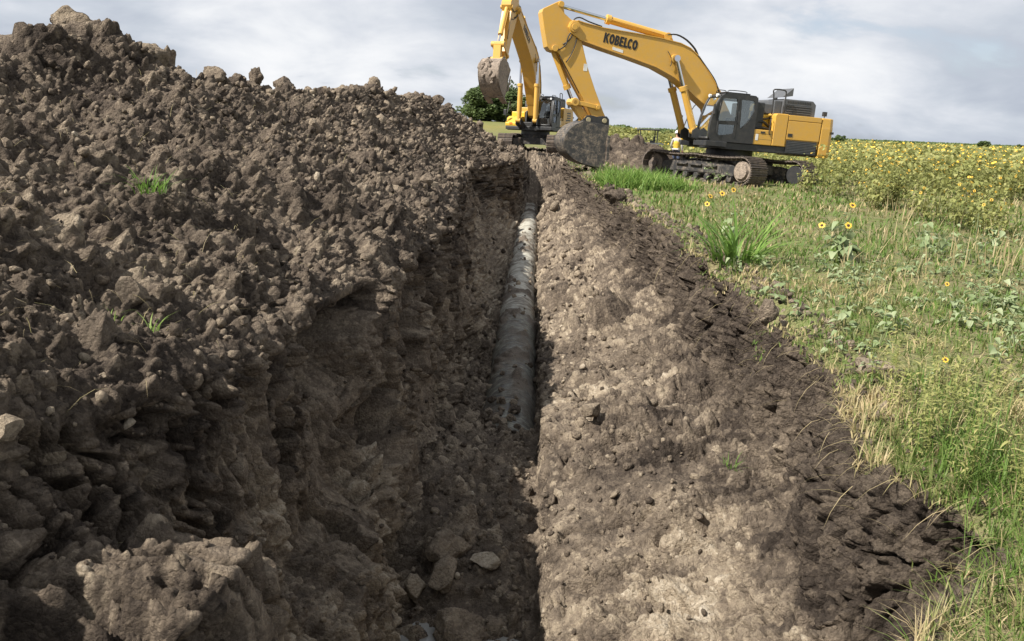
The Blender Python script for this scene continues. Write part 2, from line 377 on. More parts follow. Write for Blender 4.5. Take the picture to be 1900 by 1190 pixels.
flx = flx-np.interp(Y, [5.8, 6.8, 8.3, 10.5, 13, 19], [0, .14, .36, .30, .18, 0])   # the floor is wider where the wall has been dug back
frx0 = frx; tal = smooth(8.0, 6.6, Y)                                                # a mass of slumped earth stands against the wall, nearest
def mixk(j, x, z): return (kin(j,0)*nk+x*(1-nk), kin(j,1)*nk+z*(1-nk))
cut = .92*(1-shal)+.5*(lipz-bot)*shal
cp = [
 (rx-6.5, 0*Y), (rx-2.8, rz*.55), (rx, rz-.10), (rx*.55+tx*.45, rz*.52+tz*.48), (tx, tz),
 (lx, lz), mixk(4, lx+.05, lz-.27*DL), mixk(5, lx+.03+.20*(flx-lx), lz-.56*DL), mixk(6, (lx+.55*(flx-lx))*(1-tal)+(flx-.12)*tal, lz-(.78*(1-tal)+.66*tal)*DL), (flx, flz), (frx, frz),
 (frx+.09, bot+(lipz-bot)*.22), (frx+.50*(lipx-frx), bot+(lipz-bot)*.40), (lipx-.24+.10*shal, lipz-cut), (lipx, lipz),
 (lipx+1.4+1.5*shal, lipz*.25+.015), (0*Y+16, 0*Y)]
cols = []
for i, n in enumerate(SEG):
    t = np.arange(n)/n
    cols += [(i, q) for q in t]
cols.append((len(SEG)-1, 1.0))
NC = len(cols)
BX = np.zeros((ROWS, NC), np.float32); BZ = np.zeros((ROWS, NC), np.float32)
for c, (i, t) in enumerate(cols):
    BX[:, c] = cp[i][0]*(1-t)+cp[i+1][0]*t; BZ[:, c] = cp[i][1]*(1-t)+cp[i+1][1]*t
def box_cols(A, k):
    for _ in range(2):
        pad = np.pad(A, ((0,0),(k,k)), mode='edge'); cs = np.cumsum(np.pad(pad, ((0,0),(1,0))), axis=1, dtype=np.float64)
        A = ((cs[:, 2*k+1:]-cs[:, :-2*k-1])/(2*k+1)).astype(np.float32)
    return A
def box_rows(A, k): return np.ascontiguousarray(box_cols(np.ascontiguousarray(A.T), k).T)
BX = box_rows(box_cols(BX, 2), 3); BZ = box_rows(box_cols(BZ, 2), 3)
BY = np.repeat(Y[:, None], NC, 1).astype(np.float32)
# the hollow with a steep upper bank near the foot of the heap, nearest the viewer
hol = np.exp(-(((BX+2.56)/.36)**2 + ((BY-4.2)/.42)**2)); BZ -= .14*hol
bank = smooth(-2.7, -3.1, BX)*np.exp(-((BY-4.1)/1.1)**2); BZ += .12*bank
G = np.stack([BX, BY, BZ], -1)
du = np.gradient(G, axis=1); dv = np.gradient(G, axis=0)
NRM = np.cross(du, dv); NRM /= np.linalg.norm(NRM, axis=-1, keepdims=True)+1e-9
NRM = np.stack([box_rows(box_cols(NRM[..., k].astype(np.float32), 5), 3) for k in range(3)], -1)
NRM /= np.linalg.norm(NRM, axis=-1, keepdims=True)+1e-9
seg = np.array([i for i, t in cols]); ut = np.array([i+t for i, t in cols])
def prof(pts): return np.interp(ut, [p[0] for p in pts], [p[1] for p in pts])[None, :]
w_heap = prof([(0,.3),(1,1),(4.6,1),(5.1,.35),(5.6,0),(16,0)])
w_wall = prof([(0,0),(4.9,0),(5.2,1),(9,1),(9.3,0),(9.8,0),(10.2,1),(13.6,1),(14.05,.5),(14.3,0),(16,0)])
w_left = prof([(0,0),(4.9,0),(5.2,1),(9,1),(9.3,0),(16,0)]); w_rt = prof([(0,0),(9.9,0),(10.3,1),(13.8,1),(14.1,0),(16,0)])
w_floor = prof([(0,0),(8.8,0),(9.2,1),(9.9,1),(10.2,0),(16,0)])
w_gr = prof([(0,0),(13.9,0),(14.15,1),(16,1)]); w_top = prof([(0,0),(13.0,0),(13.6,1),(13.98,.7),(14.12,.25),(14.3,0),(16,0)])
P = G.reshape(-1, 3).astype(np.float32)
def g2(a): return np.broadcast_to(a, (ROWS, NC)).reshape(-1).astype(np.float32)
WH, WW, WL, WR, WF, WG, WT = map(g2, (w_heap, w_wall, w_left, w_rt, w_floor, w_gr, w_top))
mound = smooth(38, 42, P[:,1])*smooth(5.0, 3.2, np.abs(P[:,0])); farlip = smooth(25, 30, P[:,1])*WG*smooth(3.4, 2.2, P[:,0]-g2(lipx[:, None])); WF = np.maximum(WF, np.maximum(mound, farlip)*.8)
big = fbm(P, 0.55, 4, 3); mid = fbm(P, 1.9, 4, 11)
warp = np.stack([perlin(P, 3.1, 41), perlin(P, 3.1, 42), perlin(P, 3.1, 43)], -1)*.13 + np.stack([perlin(P, 11., 51), perlin(P, 11., 52), perlin(P, 11., 53)], -1)*.03
Pw = P+warp
c1, i1 = clods(Pw, .95, 1, .40); c2, i2 = clods(Pw, .42, 2, .70); c3, i3 = clods(Pw, .19, 3, .85); c4, i4 = clods(P+warp*.5, .085, 4, .9); c5, i5 = clods(P+warp*.3, .042, 5, .9)
rid = fbm(P, 5.5, 4, 77, .55, True)
# smooth smears left by the bucket on the walls, where clods are planed off
sm = smooth(.04, .18, fbm(P*np.array([1,1.0,.8],np.float32), 1.15, 3, 23))*WW
sm_l = sm*WL; sm_r = sm*WR*.6
rough_w = (1-.85*np.maximum(sm_l, sm_r))
# teeth marks running down the wall: fine along the trench, long down the slope
arc = g2(np.cumsum(np.hypot(np.gradient(lipx), np.gradient(Y)))[:, None]); arc = np.where(P[:,0] > .3, arc, P[:,1])
S = np.stack([arc*6.5+P[:,2]*np.where(P[:,0]<0, .9, -.5)+warp[:,1]*5, P[:,2]*.8, 0*P[:,0]], -1).astype(np.float32)
st1 = perlin(S, 1.0, 31); st2 = perlin(S*np.array([2.3,1.7,1.],np.float32), 1.0, 32)
S3 = np.stack([arc*1.5+warp[:,0]*4, P[:,2]*.3, 0*P[:,0]], -1).astype(np.float32); crack = perlin(S3, 1.0, 35); crack2 = perlin(S3*np.array([2.6,1.5,1],np.float32), 1.0, 36)
S4 = np.stack([arc*.9, P[:,2]*.35, 0*P[:,2]], -1).astype(np.float32); butt = perlin(S4, 1.0, 38)
nearh = .45+.55*smooth(3.0, 6.0, P[:,1])
disp = WH*(.24*big + .16*mid*nearh + .36*c1*nearh + .60*c2*nearh + 1.15*c3 + 1.3*c4 + 1.1*c5 + .06*rid)
topw = np.clip((P[:,2]+1.25)/.6, 0, 1)                                     # topsoil shows the marks best
def cleft(n, wdt): return np.clip(1-np.abs(n)/wdt, 0, 1)
nearf = .22+.78*smooth(3.6, 6.2, P[:,1])
disp += WW*(.14*big*nearf + .13*mid*rough_w*nearf*(1-.6*topw) + nearf*(.10*st1+.05*st2)*(.45+.55*topw)*(1-.55*sm) - .24*cleft(st1, .13)*(.12+.88*topw)*(1-.6*sm)*smooth(-.35,.1,mid)
            - .34*nearf*cleft(crack, .07)*(.4+.6*topw) - .16*cleft(crack2, .08)*(.3+.7*topw) - .30*nearf*np.maximum(0, crack2-.28))
disp += WL*nearf*(.08*st1*(1-sm) - .30*cleft(crack, .06) - .10*cleft(st1, .12)*(1-sm))
S5 = np.stack([P[:,1]*.62+3.3, P[:,2]*.9, P[:,0]*.7], -1).astype(np.float32); pock = perlin(S5, 1.0, 39)
disp += WR*(-.45*np.maximum(0, pock-.22) + .16*np.maximum(0, butt)*topw)
disp += WL*.42*butt*nearf
Pz = (P+warp*.6)*np.array([1,1,.26],np.float32); v3, j3 = clods(Pz, .16, 13, .9); v4, j4 = clods(Pz, .075, 14, .9); v5, j5 = clods(Pz*np.array([1,1,1.6],np.float32), .037, 15, .9)
stk = np.clip(topw*1.15, 0, 1)*WR; disp += stk*rough_w*(.50*v3*nearf + .75*v4*(.4+.6*nearf) + .9*v5 + .35*c3 + 1.1*c4 + 1.2*c5 - .05*np.abs(st2))
stl = WL*smooth(-1.75, -1.35, P[:,2])*(.55+.45*smooth(-.1,.1,mid)); disp += stl*rough_w*(1.1*v3*nearf + 1.1*v4*(.3+.7*nearf) + .9*v5 + (1-nearf)*(.6*c3+1.0*c4+1.0*c5))
disp += WL*rough_w*(1-.75*stl)*(.25*c1*nearf + .55*c2*nearf + .8*c3 + .85*c4 + .7*c5 + .04*rid)
lowr = g2(prof([(0,0),(10.0,.15),(11,.4),(11.6,1),(16,1)])); WR *= 1; disp *= np.where(WR > .01, .3+.7*lowr, 1)
disp += WR*rough_w*lowr*(1-.8*stk)*(.90*c1*(1-topw) + .80*c2*(1-.85*topw) + 1.0*c3 + .85*c4 + .75*c5 + .04*rid)
disp += WF*(.10*big + .09*mid + .75*c2 + 1.1*c3 + 1.0*c4 + .7*c5)
disp += WT*(1-.6*stk)*(.10*c2 + .65*c3 + 1.0*c4 + .9*c5 + .05*mid)
disp += WG*(1-WT)*(.05*big + .03*mid)
edge = g2(np.minimum(1, np.minimum(np.arange(NC), np.arange(NC)[::-1])/14.)[None, :]); disp *= edge
D3 = NRM.reshape(-1, 3)*disp[:, None]
# banks crumble sideways as well as out
D3[:,0] += WW*.05*perlin(P, 4.0, 61); D3[:,1] += (WW+WH)*.05*perlin(P, 4.0, 62)*np.minimum(1, P[:,1]/6)
V = P + D3.astype(np.float32)
# tone: 0 black topsoil ... 1 pale caliche; left wall and floor painted lighter against their shade
patch = fbm(P, 1.1, 4, 91); patch2 = fbm(P, 3.2, 3, 95)
cid = np.where(c2 > .05, i2, np.where(c3 > .02, i3, i4))-.5
tone = .38 + .26*patch + .12*patch2 + .17*cid + .10*(i4-.5) + .06*(i5-.5)
dep = g2(cp[14][1][:, None]) - P[:,2]                                      # depth below the right lip
pal = smooth(.30, .75, dep + .30*patch + .12*patch2 + .10*(i3-.5))
depn = dep+.28*patch+.10*patch2; p1 = smooth(.05, .38, depn); p2 = smooth(.75, 1.25, depn+.10*(i3-.5))
tr_ = .23 + .15*p1 + .16*(j4-.5)*stk + .12*(j3-.5)*stk + .10*p2 + (.34*patch+.24*patch2)*(.25+.75*p1) + .20*cid*(.4+.6*p1) + .10*(i4-.5) + .07*st1*p1 + .10*p2*smooth(7.5, 4.0, P[:,1])
tr_ = tr_*(1-.6*sm_r) + .6*sm_r*(.36+.10*st2)
tone = tone*(1-WR) + tr_*WR
tl_ = .49 + .16*(j4-.5)*stl + .14*(j3-.5)*stl + .16*smooth(.5, 1.1, -P[:,2]+.3*patch) + .30*patch + .18*patch2 + .20*cid + .10*(i4-.5)  # base tone raised to lift the shaded left wall
tl_ = tl_*(1-sm_l) + (.44+.10*st2)*sm_l
tone = tone*(1-WL) + tl_*WL
tone = tone*(1-WF) + WF*(.46 + .15*patch + .20*cid + .08*(i4-.5))  # floor tone likewise raised to lift its shade
tone = tone*(1-WT) + WT*(.20 + .12*patch + .10*cid)
tone = tone*(1-WG*(1-WT)) + WG*(1-WT)*(.45+.2*patch)
tone = np.clip(tone, 0, 1); soily = np.clip(np.maximum(mound, farlip)*1.6-.3+.6*patch, 0, 1)*np.maximum(mound, farlip)
VG = V.reshape(ROWS, NC, 3); TG = tone.reshape(ROWS, NC)
def strip(name, c0, c1, mat, parent=None, kind='structure'):
    c0 = int(np.argmin(np.abs(ut-c0))); c1 = int(np.argmin(np.abs(ut-c1)))
    v = VG[:, c0:c1+1].reshape(-1, 3); t = TG[:, c0:c1+1].reshape(-1); n = c1-c0+1
    a = (np.arange(ROWS-1)[:, None]*n+np.arange(n-1)[None, :]).ravel()
    F = np.stack([a, a+1, a+n+1, a+n], -1)
    me = np_mesh(name, v, F, [mat], smooth=True, attrs={'tone': t})
    o = bpy.data.objects.new(name, me); link(o, parent)
    if kind: o['kind'] = kind
    return o
heap = strip('spoil_heap', 0, 5.0, M['soil'], kind=None)
tag(heap, 'long ridge of dark crumbly excavated soil heaped beside the trench', 'spoil heap')
wall_l = strip('trench_wall_left', 5.0, 9.0, M['soil']); floor_ = strip('trench_floor', 9.0, 10.0, M['soil']); wall_r = strip('trench_wall_right', 10.0, 14.06, M['soil'])

# ------------------------------------------------------------------ field: one sheet out to the horizon with the trench let into it
def field_height(x, y):
    h = 2.9*np.exp(-(((x+14)/34)**2+((y-135)/48)**2)) + .12*np.sin(x*.11+.4)*np.sin(y*.07) * np.clip((y-40)/40, 0, 1)
    return h + .5*np.exp(-((y-420)/160)**2)*np.sin(x*.012)
def ground_mat():
    m, nt, o = new_mat('field_soil_and_thatch'); P_ = ngeo(nt)
    n1 = nnoise(nt, P_, .55, 5, .6); n2 = nnoise(nt, P_, 4, 5, .65); n3 = nnoise(nt, P_, 45, 3, .6); n4 = nnoise(nt, P_, .035, 3, .5)
    thatch = nramp(nt, n3, [(.3, (.10,.085,.05)), (.55, (.19,.165,.09)), (.75, (.32,.275,.16))])
    green = nramp(nt, n3, [(.3, (.05,.075,.02)), (.7, (.15,.19,.06))])
    k = nmath(nt, 'MULTIPLY', nmath(nt, 'SUBTRACT', nmath(nt, 'ADD', nmath(nt,'MULTIPLY',n1,.6), nmath(nt,'MULTIPLY',n2,.5)), .47), 5, True)
    c = nmix(nt, k, thatch, green)
    yel = nmix(nt, nmath(nt, 'MULTIPLY', nmath(nt,'SUBTRACT', n4, .42), 5, True), (.15,.16,.05), (.25,.20,.05))
    sx = nt.nodes.new('ShaderNodeSeparateXYZ'); nt.links.new(P_, sx.inputs[0])
    far = nmath(nt, 'MULTIPLY', nmath(nt, 'SUBTRACT', sx.outputs['Y'], 60), .01, True)
    c = nmix(nt, far, c, yel)
    at = nt.nodes.new('ShaderNodeAttribute'); at.attribute_name = 'soily'; tt = nt.nodes.new('ShaderNodeAttribute'); tt.attribute_name = 'tone'
    sc_ = nramp(nt, nmath(nt, 'ADD', tt.outputs['Fac'], nmath(nt, 'MULTIPLY', nmath(nt, 'SUBTRACT', n3, .5), .5)), SOIL); c = nmix(nt, at.outputs['Fac'], c, sc_)
    principled(nt, o, c, .95, 0, n3, .6, .03, spec=.1); return m
M['field'] = ground_mat()
c0 = int(np.argmin(np.abs(ut-14.06)))
nv = NC-c0; gv = VG[:, c0:].reshape(-1, 3).copy(); a = (np.arange(ROWS-1)[:, None]*nv+np.arange(nv-1)[None, :]).ravel()
gF = [np.stack([a, a+1, a+nv+1, a+nv], -1)]; gV = [gv]
XL = -12.6; XR = 15.0; YB = 2.1; YT = 59.0
xs = np.unique(np.concatenate([[XL, XR], np.linspace(XL, XR, 16), XR+np.geomspace(2, 6000, 26), XL-np.geomspace(2, 6000, 26)]))
ys = np.unique(np.concatenate([[YB, YT], np.linspace(YB, YT, 20), YT+np.geomspace(3, 9000, 34), YB-np.geomspace(1, 300, 10)]))
XX, YY = np.meshgrid(xs, ys); ZZ = field_height(XX, YY) - .03
inn = (XX[:-1,:-1] >= XL-1e-6) & (XX[1:,1:] <= XR+1e-6) & (YY[:-1,:-1] >= YB-1e-6) & (YY[1:,1:] <= YT+1e-6)
ii, jj = np.nonzero(~inn); w = len(xs); a = ii*w+jj; off = len(gv)
gV.append(np.stack([XX.ravel(), YY.ravel(), ZZ.ravel()], -1)); gF.append(np.stack([a, a+1, a+w+1, a+w], -1)+off)
nz_ = np.zeros(XX.size)
gme = np_mesh('ground', np.concatenate(gV), np.concatenate(gF), [M['field']], smooth=True, attrs={'tone': np.concatenate([TG[:, c0:].reshape(-1), nz_]), 'soily': np.concatenate([soily.reshape(ROWS, NC)[:, c0:].reshape(-1), nz_])})
ground = link(bpy.data.objects.new('ground', gme)); ground['kind'] = 'structure'
# height look-up over the lofted part (x, y) -> z, upper surface
HB_x = np.linspace(-13, 16, 581); HB_y = np.exp(np.linspace(math.log(2.0), math.log(60), 320))
HM = np.full((320, 581), -9., np.float32)
_ix = np.clip(((V[:,0]+13)/29*580).round().astype(int), 0, 580); _iy = np.clip(((np.log(np.maximum(V[:,1],2.0))-math.log(2.0))/(math.log(60)-math.log(2.0))*319).round().astype(int), 0, 319)
np.maximum.at(HM, (_iy, _ix), V[:,2])
for _ in range(6):
    bad = HM < -8
    if not bad.any(): break
    Hn = HM.copy()
    for dx_, dy_ in ((0,1),(0,-1),(1,0),(-1,0)):
        s = np.roll(HM, (dx_, dy_), (0, 1)); Hn = np.where((Hn < -8) & (s > -8), s, Hn)
    HM = Hn
HM[HM < -8] = 0
def height(x, y):
    x = np.asarray(x, float); y = np.asarray(y, float)
    i = np.clip(((x+13)/29*580).round().astype(int), 0, 580); j = np.clip(((np.log(np.clip(y, 2.0, 60))-math.log(2.0))/(math.log(60)-math.log(2.0))*319).round().astype(int), 0, 319)
    ins = (x > -13) & (x < 16) & (y > 2.0) & (y < 60)
    return np.where(ins, HM[j, i], field_height(x, y)-.03)
def lip_at(y): return np.interp(y, *zip(*LIPR))

# ------------------------------------------------------------------ clods of earth
def rock_mesh(name, seed, sub=2, mat=None, cuts=7, rough=.16, squash=(1,1,1)):
    r = np.random.default_rng(seed); bm = bmesh.new(); bmesh.ops.create_icosphere(bm, subdivisions=sub, radius=1)
    v = np.array([q.co[:] for q in bm.verts], np.float32)
    for _ in range(cuts):
        n = r.normal(size=3); n /= np.linalg.norm(n); d = r.uniform(.45, .8)
        v -= np.maximum(0, v@n-d)[:, None]*n.astype(np.float32)
    v *= (1+rough*1.6*fbm(v+seed*3.7, 1.6, 4, seed))[:, None]
    if sub > 2: h, _ = clods(v+seed, .5, seed, .8); v += v*(.35*h)[:, None]
    v *= np.array(squash, np.float32)
    for q, c in zip(bm.verts, v): q.co = c
    me = bpy.data.meshes.new(name); bm.to_mesh(me); bm.free(); me.materials.append(mat or M['clod'])
    me.polygons.foreach_set('use_smooth', [sub > 2]*len(me.polygons)); me.update(); return me
CL = [rock_mesh('clod', 100+k, 2, M['clod'], 7, .2) for k in range(10)] + [rock_mesh('clod', 140+k, 2, M['pale'], 8, .16) for k in range(3)] + [rock_mesh('clod', 150+k, 2, M['clod_dark'], 6, .22) for k in range(4)]
def scatter_clods(parent, c0, c1, n_part, n_stuff, smin, smax, ymax, pale=.12, power=2.2):
    """the larger lumps lying loose: the biggest as parts of their own, crumbs joined into one part"""
    cs = np.nonzero((ut >= c0) & (ut <= c1))[0]
    def pick():
        return VG[int(np.searchsorted(Y, ymax)*rng.random()**.9)%ROWS, rng.choice(cs)]
    for k in range(n_part):
        p = pick(); d = max(p[1], 3)
        s = (smin+(smax-smin)*rng.random()**power)*(.6+d*.055)
        u = rng.random(); me = CL[10+int(rng.integers(3))] if u < pale else (CL[13+int(rng.integers(4))] if (u > .8 and pale < .3) else CL[int(rng.integers(10))])
        o = bpy.data.objects.new('clod', me); link(o, parent); o.location = p-np.array([0,0,.12*s])
        o.rotation_euler = rng.uniform(0, 6.28, 3); o.scale = s*rng.uniform(.7, 1.25, 3)
    vs, fs, ts, b = [], [], [], 0
    tm = [rock_mesh('t', 200+k, 1, None, 5, .25) for k in range(6)]
    tv = [np.array([v.co[:] for v in m.vertices]) for m in tm]; tf = [np.array([p.vertices[:] for p in m.polygons]) for m in tm]
    for k in range(n_stuff):
        p = pick(); d = max(p[1], 3); s = rng.uniform(.006, .022)*(.5+d*.12)*(1+1.5*rng.random()**4); q = int(rng.integers(6))
        E_ = np.array(Euler(rng.uniform(0, 6.28, 3)).to_matrix())
        vs.append((tv[q]*rng.uniform(.6, 1.3, 3)*s)@E_.T + p + np.array([0,0,s*.3])); fs.append(tf[q]+b); b += len(tv[q]); ts.append(np.full(len(tv[q]), np.clip(rng.normal(.34+.35*min(pale, .3), .12), .05, .9)))
    me = np_mesh('crumbs', np.concatenate(vs), np.concatenate(fs), [M['soil']], attrs={'tone': np.concatenate(ts)})
    o = link(bpy.data.objects.new('crumbs', me), parent); o['kind'] = 'stuff'
scatter_clods(heap, 2.0, 5.1, 200, 5200, .03, .13, 40, .05)
scatter_clods(floor_, 9.05, 9.95, 120, 1500, .035, .12, 18, .35, 1.5)
scatter_clods(wall_l, 5.2, 8.9, 30, 900, .02, .06, 30, .08)
scatter_clods(wall_r, 10.3, 12.3, 14, 1500, .015, .05, 34, 1.0)
scatter_clods(ground, 14.07, 14.4, 0, 1500, .01, .02, 26, .0)
def special(name, loc, scale, rot, seed, mat, label, squash=(1,1,1), cuts=6, rough=.2, sub=4):
    if seed == 326: loc = (loc[0]*.84, loc[1]*.84, 1.7+(loc[2]-1.7)*.84); scale = tuple(q*.84 for q in scale)
    if 320 <= seed <= 325: loc = (loc[0]*1.22, loc[1]*1.22, 1.7+(loc[2]-1.7)*1.22); scale = tuple(q*1.22 for q in scale)
    me = rock_mesh(name, seed, sub, mat, cuts, rough, squash); o = link(bpy.data.objects.new(name, me)); o.location = loc; o.scale = scale; o.rotation_euler = rot
    tag(o, label, 'clod'); return o
special('earth_block', (-5.62,10.0,2.72), (.37,.27,.18), (.1,-.22,.2), 301, M['pale'], 'big pale block of caliche jutting from the highest point of the heap')
special('earth_block', (-5.28,11.1,2.42), (.26,.26,.24), (0,.1,.5), 302, M['pale'], 'pale blocky clod just below the jutting caliche block on the ridge')
special('earth_block', (-5.15,11.4,2.28), (.26,.24,.20), (0,.1,1.5), 312, M['clod'], 'brown rounded clod at the foot of the pale ridge blocks')
special('earth_spire', (-5.62,12.5,2.46), (.10,.11,.27), (.05,.08,0), 303, M['clod'], 'thin pointed spire of earth standing up on the ridge', (1,1,1), 9, .2)
special('earth_block', (-5.75,14.6,2.42), (.24,.2,.15), (0,.35,.3), 304, M['clod'], 'slanted slab of earth on the middle of the ridge line')
special('earth_block', (-5.55,16.2,2.48), (.15,.15,.2), (0,.1,.9), 305, M['clod'], 'upright brown lump on the ridge beside the slanted slab')
special('earth_block', (-5.5,17.8,2.45), (.25,.24,.15), (0,-.1,.2), 306, M['clod'], 'wide flat-topped grey brown lump along the ridge')
special('earth_block', (-5.4,18.6,1.95), (.3,.25,.26), (0,.2,.2), 307, M['pale'], 'ochre tinted clod just under the ridge crest')
special('earth_stump', (-5.22,26.0,2.80), (.2,.2,.32), (.05,-.06,.4), 308, M['clod'], 'stump-shaped block of earth standing on the far ridge', (1,1,1), 5, .14)
special('earth_block', (-.52,5.25,-1.24), (.19,.15,.13), (.3,.2,.4), 320, M['stone'], 'largest pale limestone lump on the trench floor', (1,1,1), 9, .12)
special('earth_block', (-.53,4.98,-1.30), (.16,.10,.08), (.2,-.5,.9), 321, M['stone'], 'flat pale lump leaning below the largest limestone lump on the floor', (1,1,1), 9, .1)
special('earth_block', (-.26,5.2,-1.28), (.11,.09,.08), (.2,.1,.1), 322, M['stone'], 'small pale lump lying to the right of the largest limestone lump', (1,1,1), 8, .12)
special('earth_block', (-.72,4.95,-1.38), (.10,.09,.07), (.2,.7,.1), 323, M['stone'], 'wedge of pale stone against the left wall at the floor', (1,1,1), 8, .12)
special('earth_block', (-.3,6.5,-1.12), (.26,.16,.08), (.15,.1,.3), 324, M['clod'], 'slab of brown earth lying across the buried near end of the pipe', (1,1,1), 8, .12)
special('earth_block', (-.42,4.62,-1.46), (.2,.14,.11), (.2,.3,.3), 325, M['clod'], 'rounded brown lump beside the puddle on the trench floor', (1,1,1), 5, .25)
special('earth_block', (.62,7.6,-.98), (.11,.1,.12), (.1,.12,.3), 327, M['pale'], 'cream coloured block set in the right trench wall', (1,1,1), 9, .08)
special('earth_block', (1.93,20.5,.1), (.27,.22,.2), (.1,.12,.3), 328, M['clod_dark'], 'dark clods perched on the right lip near the tall grass')
special('earth_block', (1.92,22.2,.12), (.2,.18,.18), (.1,.12,1.3), 329, M['clod_dark'], 'smaller dark clod on the right lip behind its larger neighbour')
special('earth_block', (2.28,7.7,.06), (.10,.1,.13), (.1,.12,.3), 330, M['clod_dark'], 'small dark clod upright at the grass edge by the pale green leaves')
special('earth_block', (2.62,5.9,.03), (.26,.15,.07), (.05,.05,-.5), 331, M['pale'], 'dusty pale slab of earth lying in the grass beside the lip')

# ------------------------------------------------------------------ pipe
def pipe_mat():
    m, nt, o = new_mat('limed_pipe'); P_ = ngeo(nt)
    mp = nt.nodes.new('ShaderNodeMapping'); mp.inputs['Scale'].default_value = (1, .55, 1); nt.links.new(P_, mp.inputs[0]); W_ = mp.outputs[0]
    n1 = nnoise(nt, W_, 2.2, 5, .6); n2 = nnoise(nt, P_, 9, 6, .7); n3 = nnoise(nt, P_, 70, 3, .6)
    mr = nt.nodes.new('ShaderNodeMapping'); mr.inputs['Scale'].default_value = (2.0, 9.0, 2.0); nt.links.new(P_, mr.inputs[0]); rg = nnoise(nt, mr.outputs[0], 1.6, 4, .6)
    coat = nramp(nt, n2, [(.3, (.26,.245,.20)), (.6, (.48,.46,.39)), (.8, (.58,.56,.48))])
    grn = nramp(nt, nmath(nt,'ADD',nmath(nt,'MULTIPLY',n2,.55),nmath(nt,'MULTIPLY',rg,.5)), [(.36, (.035,.032,.028)), (.46, (.06,.056,.05)), (.54, (.13,.125,.10)), (.60, (.27,.27,.215)), (.66, (.12,.11,.09))])
    sx = nt.nodes.new('ShaderNodeSeparateXYZ'); nt.links.new(P_, sx.inputs[0])
    nearg = nmath(nt, 'MULTIPLY', nmath(nt, 'SUBTRACT', 18.5, nmath(nt, 'ADD', sx.outputs['Y'], nmath(nt,'MULTIPLY',n1,3))), .5, True)
    c = nmix(nt, nearg, coat, grn)  # muddy near stretch also darkened as shade, far stretch paled as sunlit
    mud = nmath(nt, 'MULTIPLY', nmath(nt, 'SUBTRACT', nmath(nt, 'ADD', nmath(nt,'MULTIPLY',rg,.5), nmath(nt,'MULTIPLY',n1,.6)), .51), 8, True)
    mc = nramp(nt, n3, [(.3, (.05,.04,.033)), (.7, (.17,.135,.10))])
    ca = nt.nodes.new('ShaderNodeAttribute'); ca.attribute_name = 'tone'; mud = nmath(nt, 'MAXIMUM', nmath(nt,'MULTIPLY',mud,.8), ca.outputs['Fac'])
    c = nmix(nt, mud, c, mc)
    h = nmath(nt, 'ADD', nmath(nt,'MULTIPLY',mud,.7), nmath(nt,'MULTIPLY',n3,.35)); principled(nt, o, c, nmath(nt, 'ADD', nmath(nt, 'MULTIPLY', mud, .4), .5), 0, h, .8, .03, spec=.4); return m
M['pipe'] = pipe_mat()
def pipe():
    ny, na = 420, 56; y = np.exp(np.linspace(math.log(7.7), math.log(38), ny)); a = np.linspace(0, 2*np.pi, na, endpoint=False)
    A, YY_ = np.meshgrid(a, y); cx = np.interp(YY_, [6.9, 9.1, 20, 38], [-.23, -.25, -.35, -.30])
    r = .365 + .012*np.sin(YY_*2*np.pi/6.1)**40*2
    p = np.stack([cx+r*np.cos(A), YY_, -2.23+np.interp(YY_,[20,38],[0,.5])+r*np.sin(A)], -1).reshape(-1, 3).astype(np.float32)
    n = np.stack([np.cos(A), 0*A, np.sin(A)], -1).reshape(-1, 3)
    caked = smooth(-.05, .30, fbm(p*np.array([1,.55,1],np.float32), 1.7, 3, 400))*np.clip(n[:,2]*.8+.35, 0, 1)
    cl, _ = clods(p, .12, 411, .8); cl2, _ = clods(p+.03*perlin(p, 9., 5)[:, None], .26, 412, .55); d = caked*(.03+1.3*cl+.8*cl2) + .006*fbm(p, 9., 3, 401)
    v = p+n*d[:, None]; i = np.arange(ny-1)[:, None]*na; j = np.arange(na)[None, :]; k = (j+1) % na
    F = np.stack([(i+j).ravel(), (i+k).ravel(), (i+na+k).ravel(), (i+na+j).ravel()], -1)
    o = link(bpy.data.objects.new('pipe', np_mesh('pipe', v, F, [M['pipe']], smooth=True, attrs={'tone': np.clip(caked*1.5*np.clip(n[:,2]+.6,0,1)+(cl+cl2)*8-.15, 0, 1)})))
    tag(o, 'large muddy pipe with pale limed coating lying along the trench bottom', 'pipe')
pipe()
for k in range(110):                                                    # clods that rolled onto the pipe
    y = math.exp(rng.uniform(math.log(8.2), math.log(30))) if k > 45 else rng.uniform(8.0, 10.2); a = rng.normal(1.57, .55); s_ = rng.uniform(.025, .075)*(1 if k > 45 else 1.35)
    o = link(bpy.data.objects.new('clod', CL[int(rng.integers(10))]), floor_); o.location = (np.interp(y, [6.9, 9.1, 20, 38], [-.23, -.25, -.35, -.30])+.38*math.cos(a), y, -2.23+np.interp(y, [20,38], [0,.5])+.38*math.sin(a)+s_*.2)
    o.scale = (s_, s_*rng.uniform(.7,1.2), s_*rng.uniform(.6,1)); o.rotation_euler = rng.uniform(0, 6.28, 3)
# puddle of milky water at the near end of the floor
def puddle():
    m, nt, o = new_mat('milky_water'); P_ = ngeo(nt); n = nnoise(nt, P_, 18, 3)
    principled(nt, o, nmix(nt, n, (.20,.195,.18), (.30,.29,.265)), .12, 0, n, .08, .01)
    mb = MB(); pts = []
    for k in range(40):
        t = 2*math.pi*k/40; r = 1+.18*math.sin(3*t+1)+.1*math.sin(7*t)
        pts.append((-.42+.62*r*math.cos(t), 5.38+.46*r*math.sin(t), -2.25))
    mb.add(pts, [tuple(range(40))]); q = mb.build('puddle', m); q['kind'] = 'structure'
puddle()

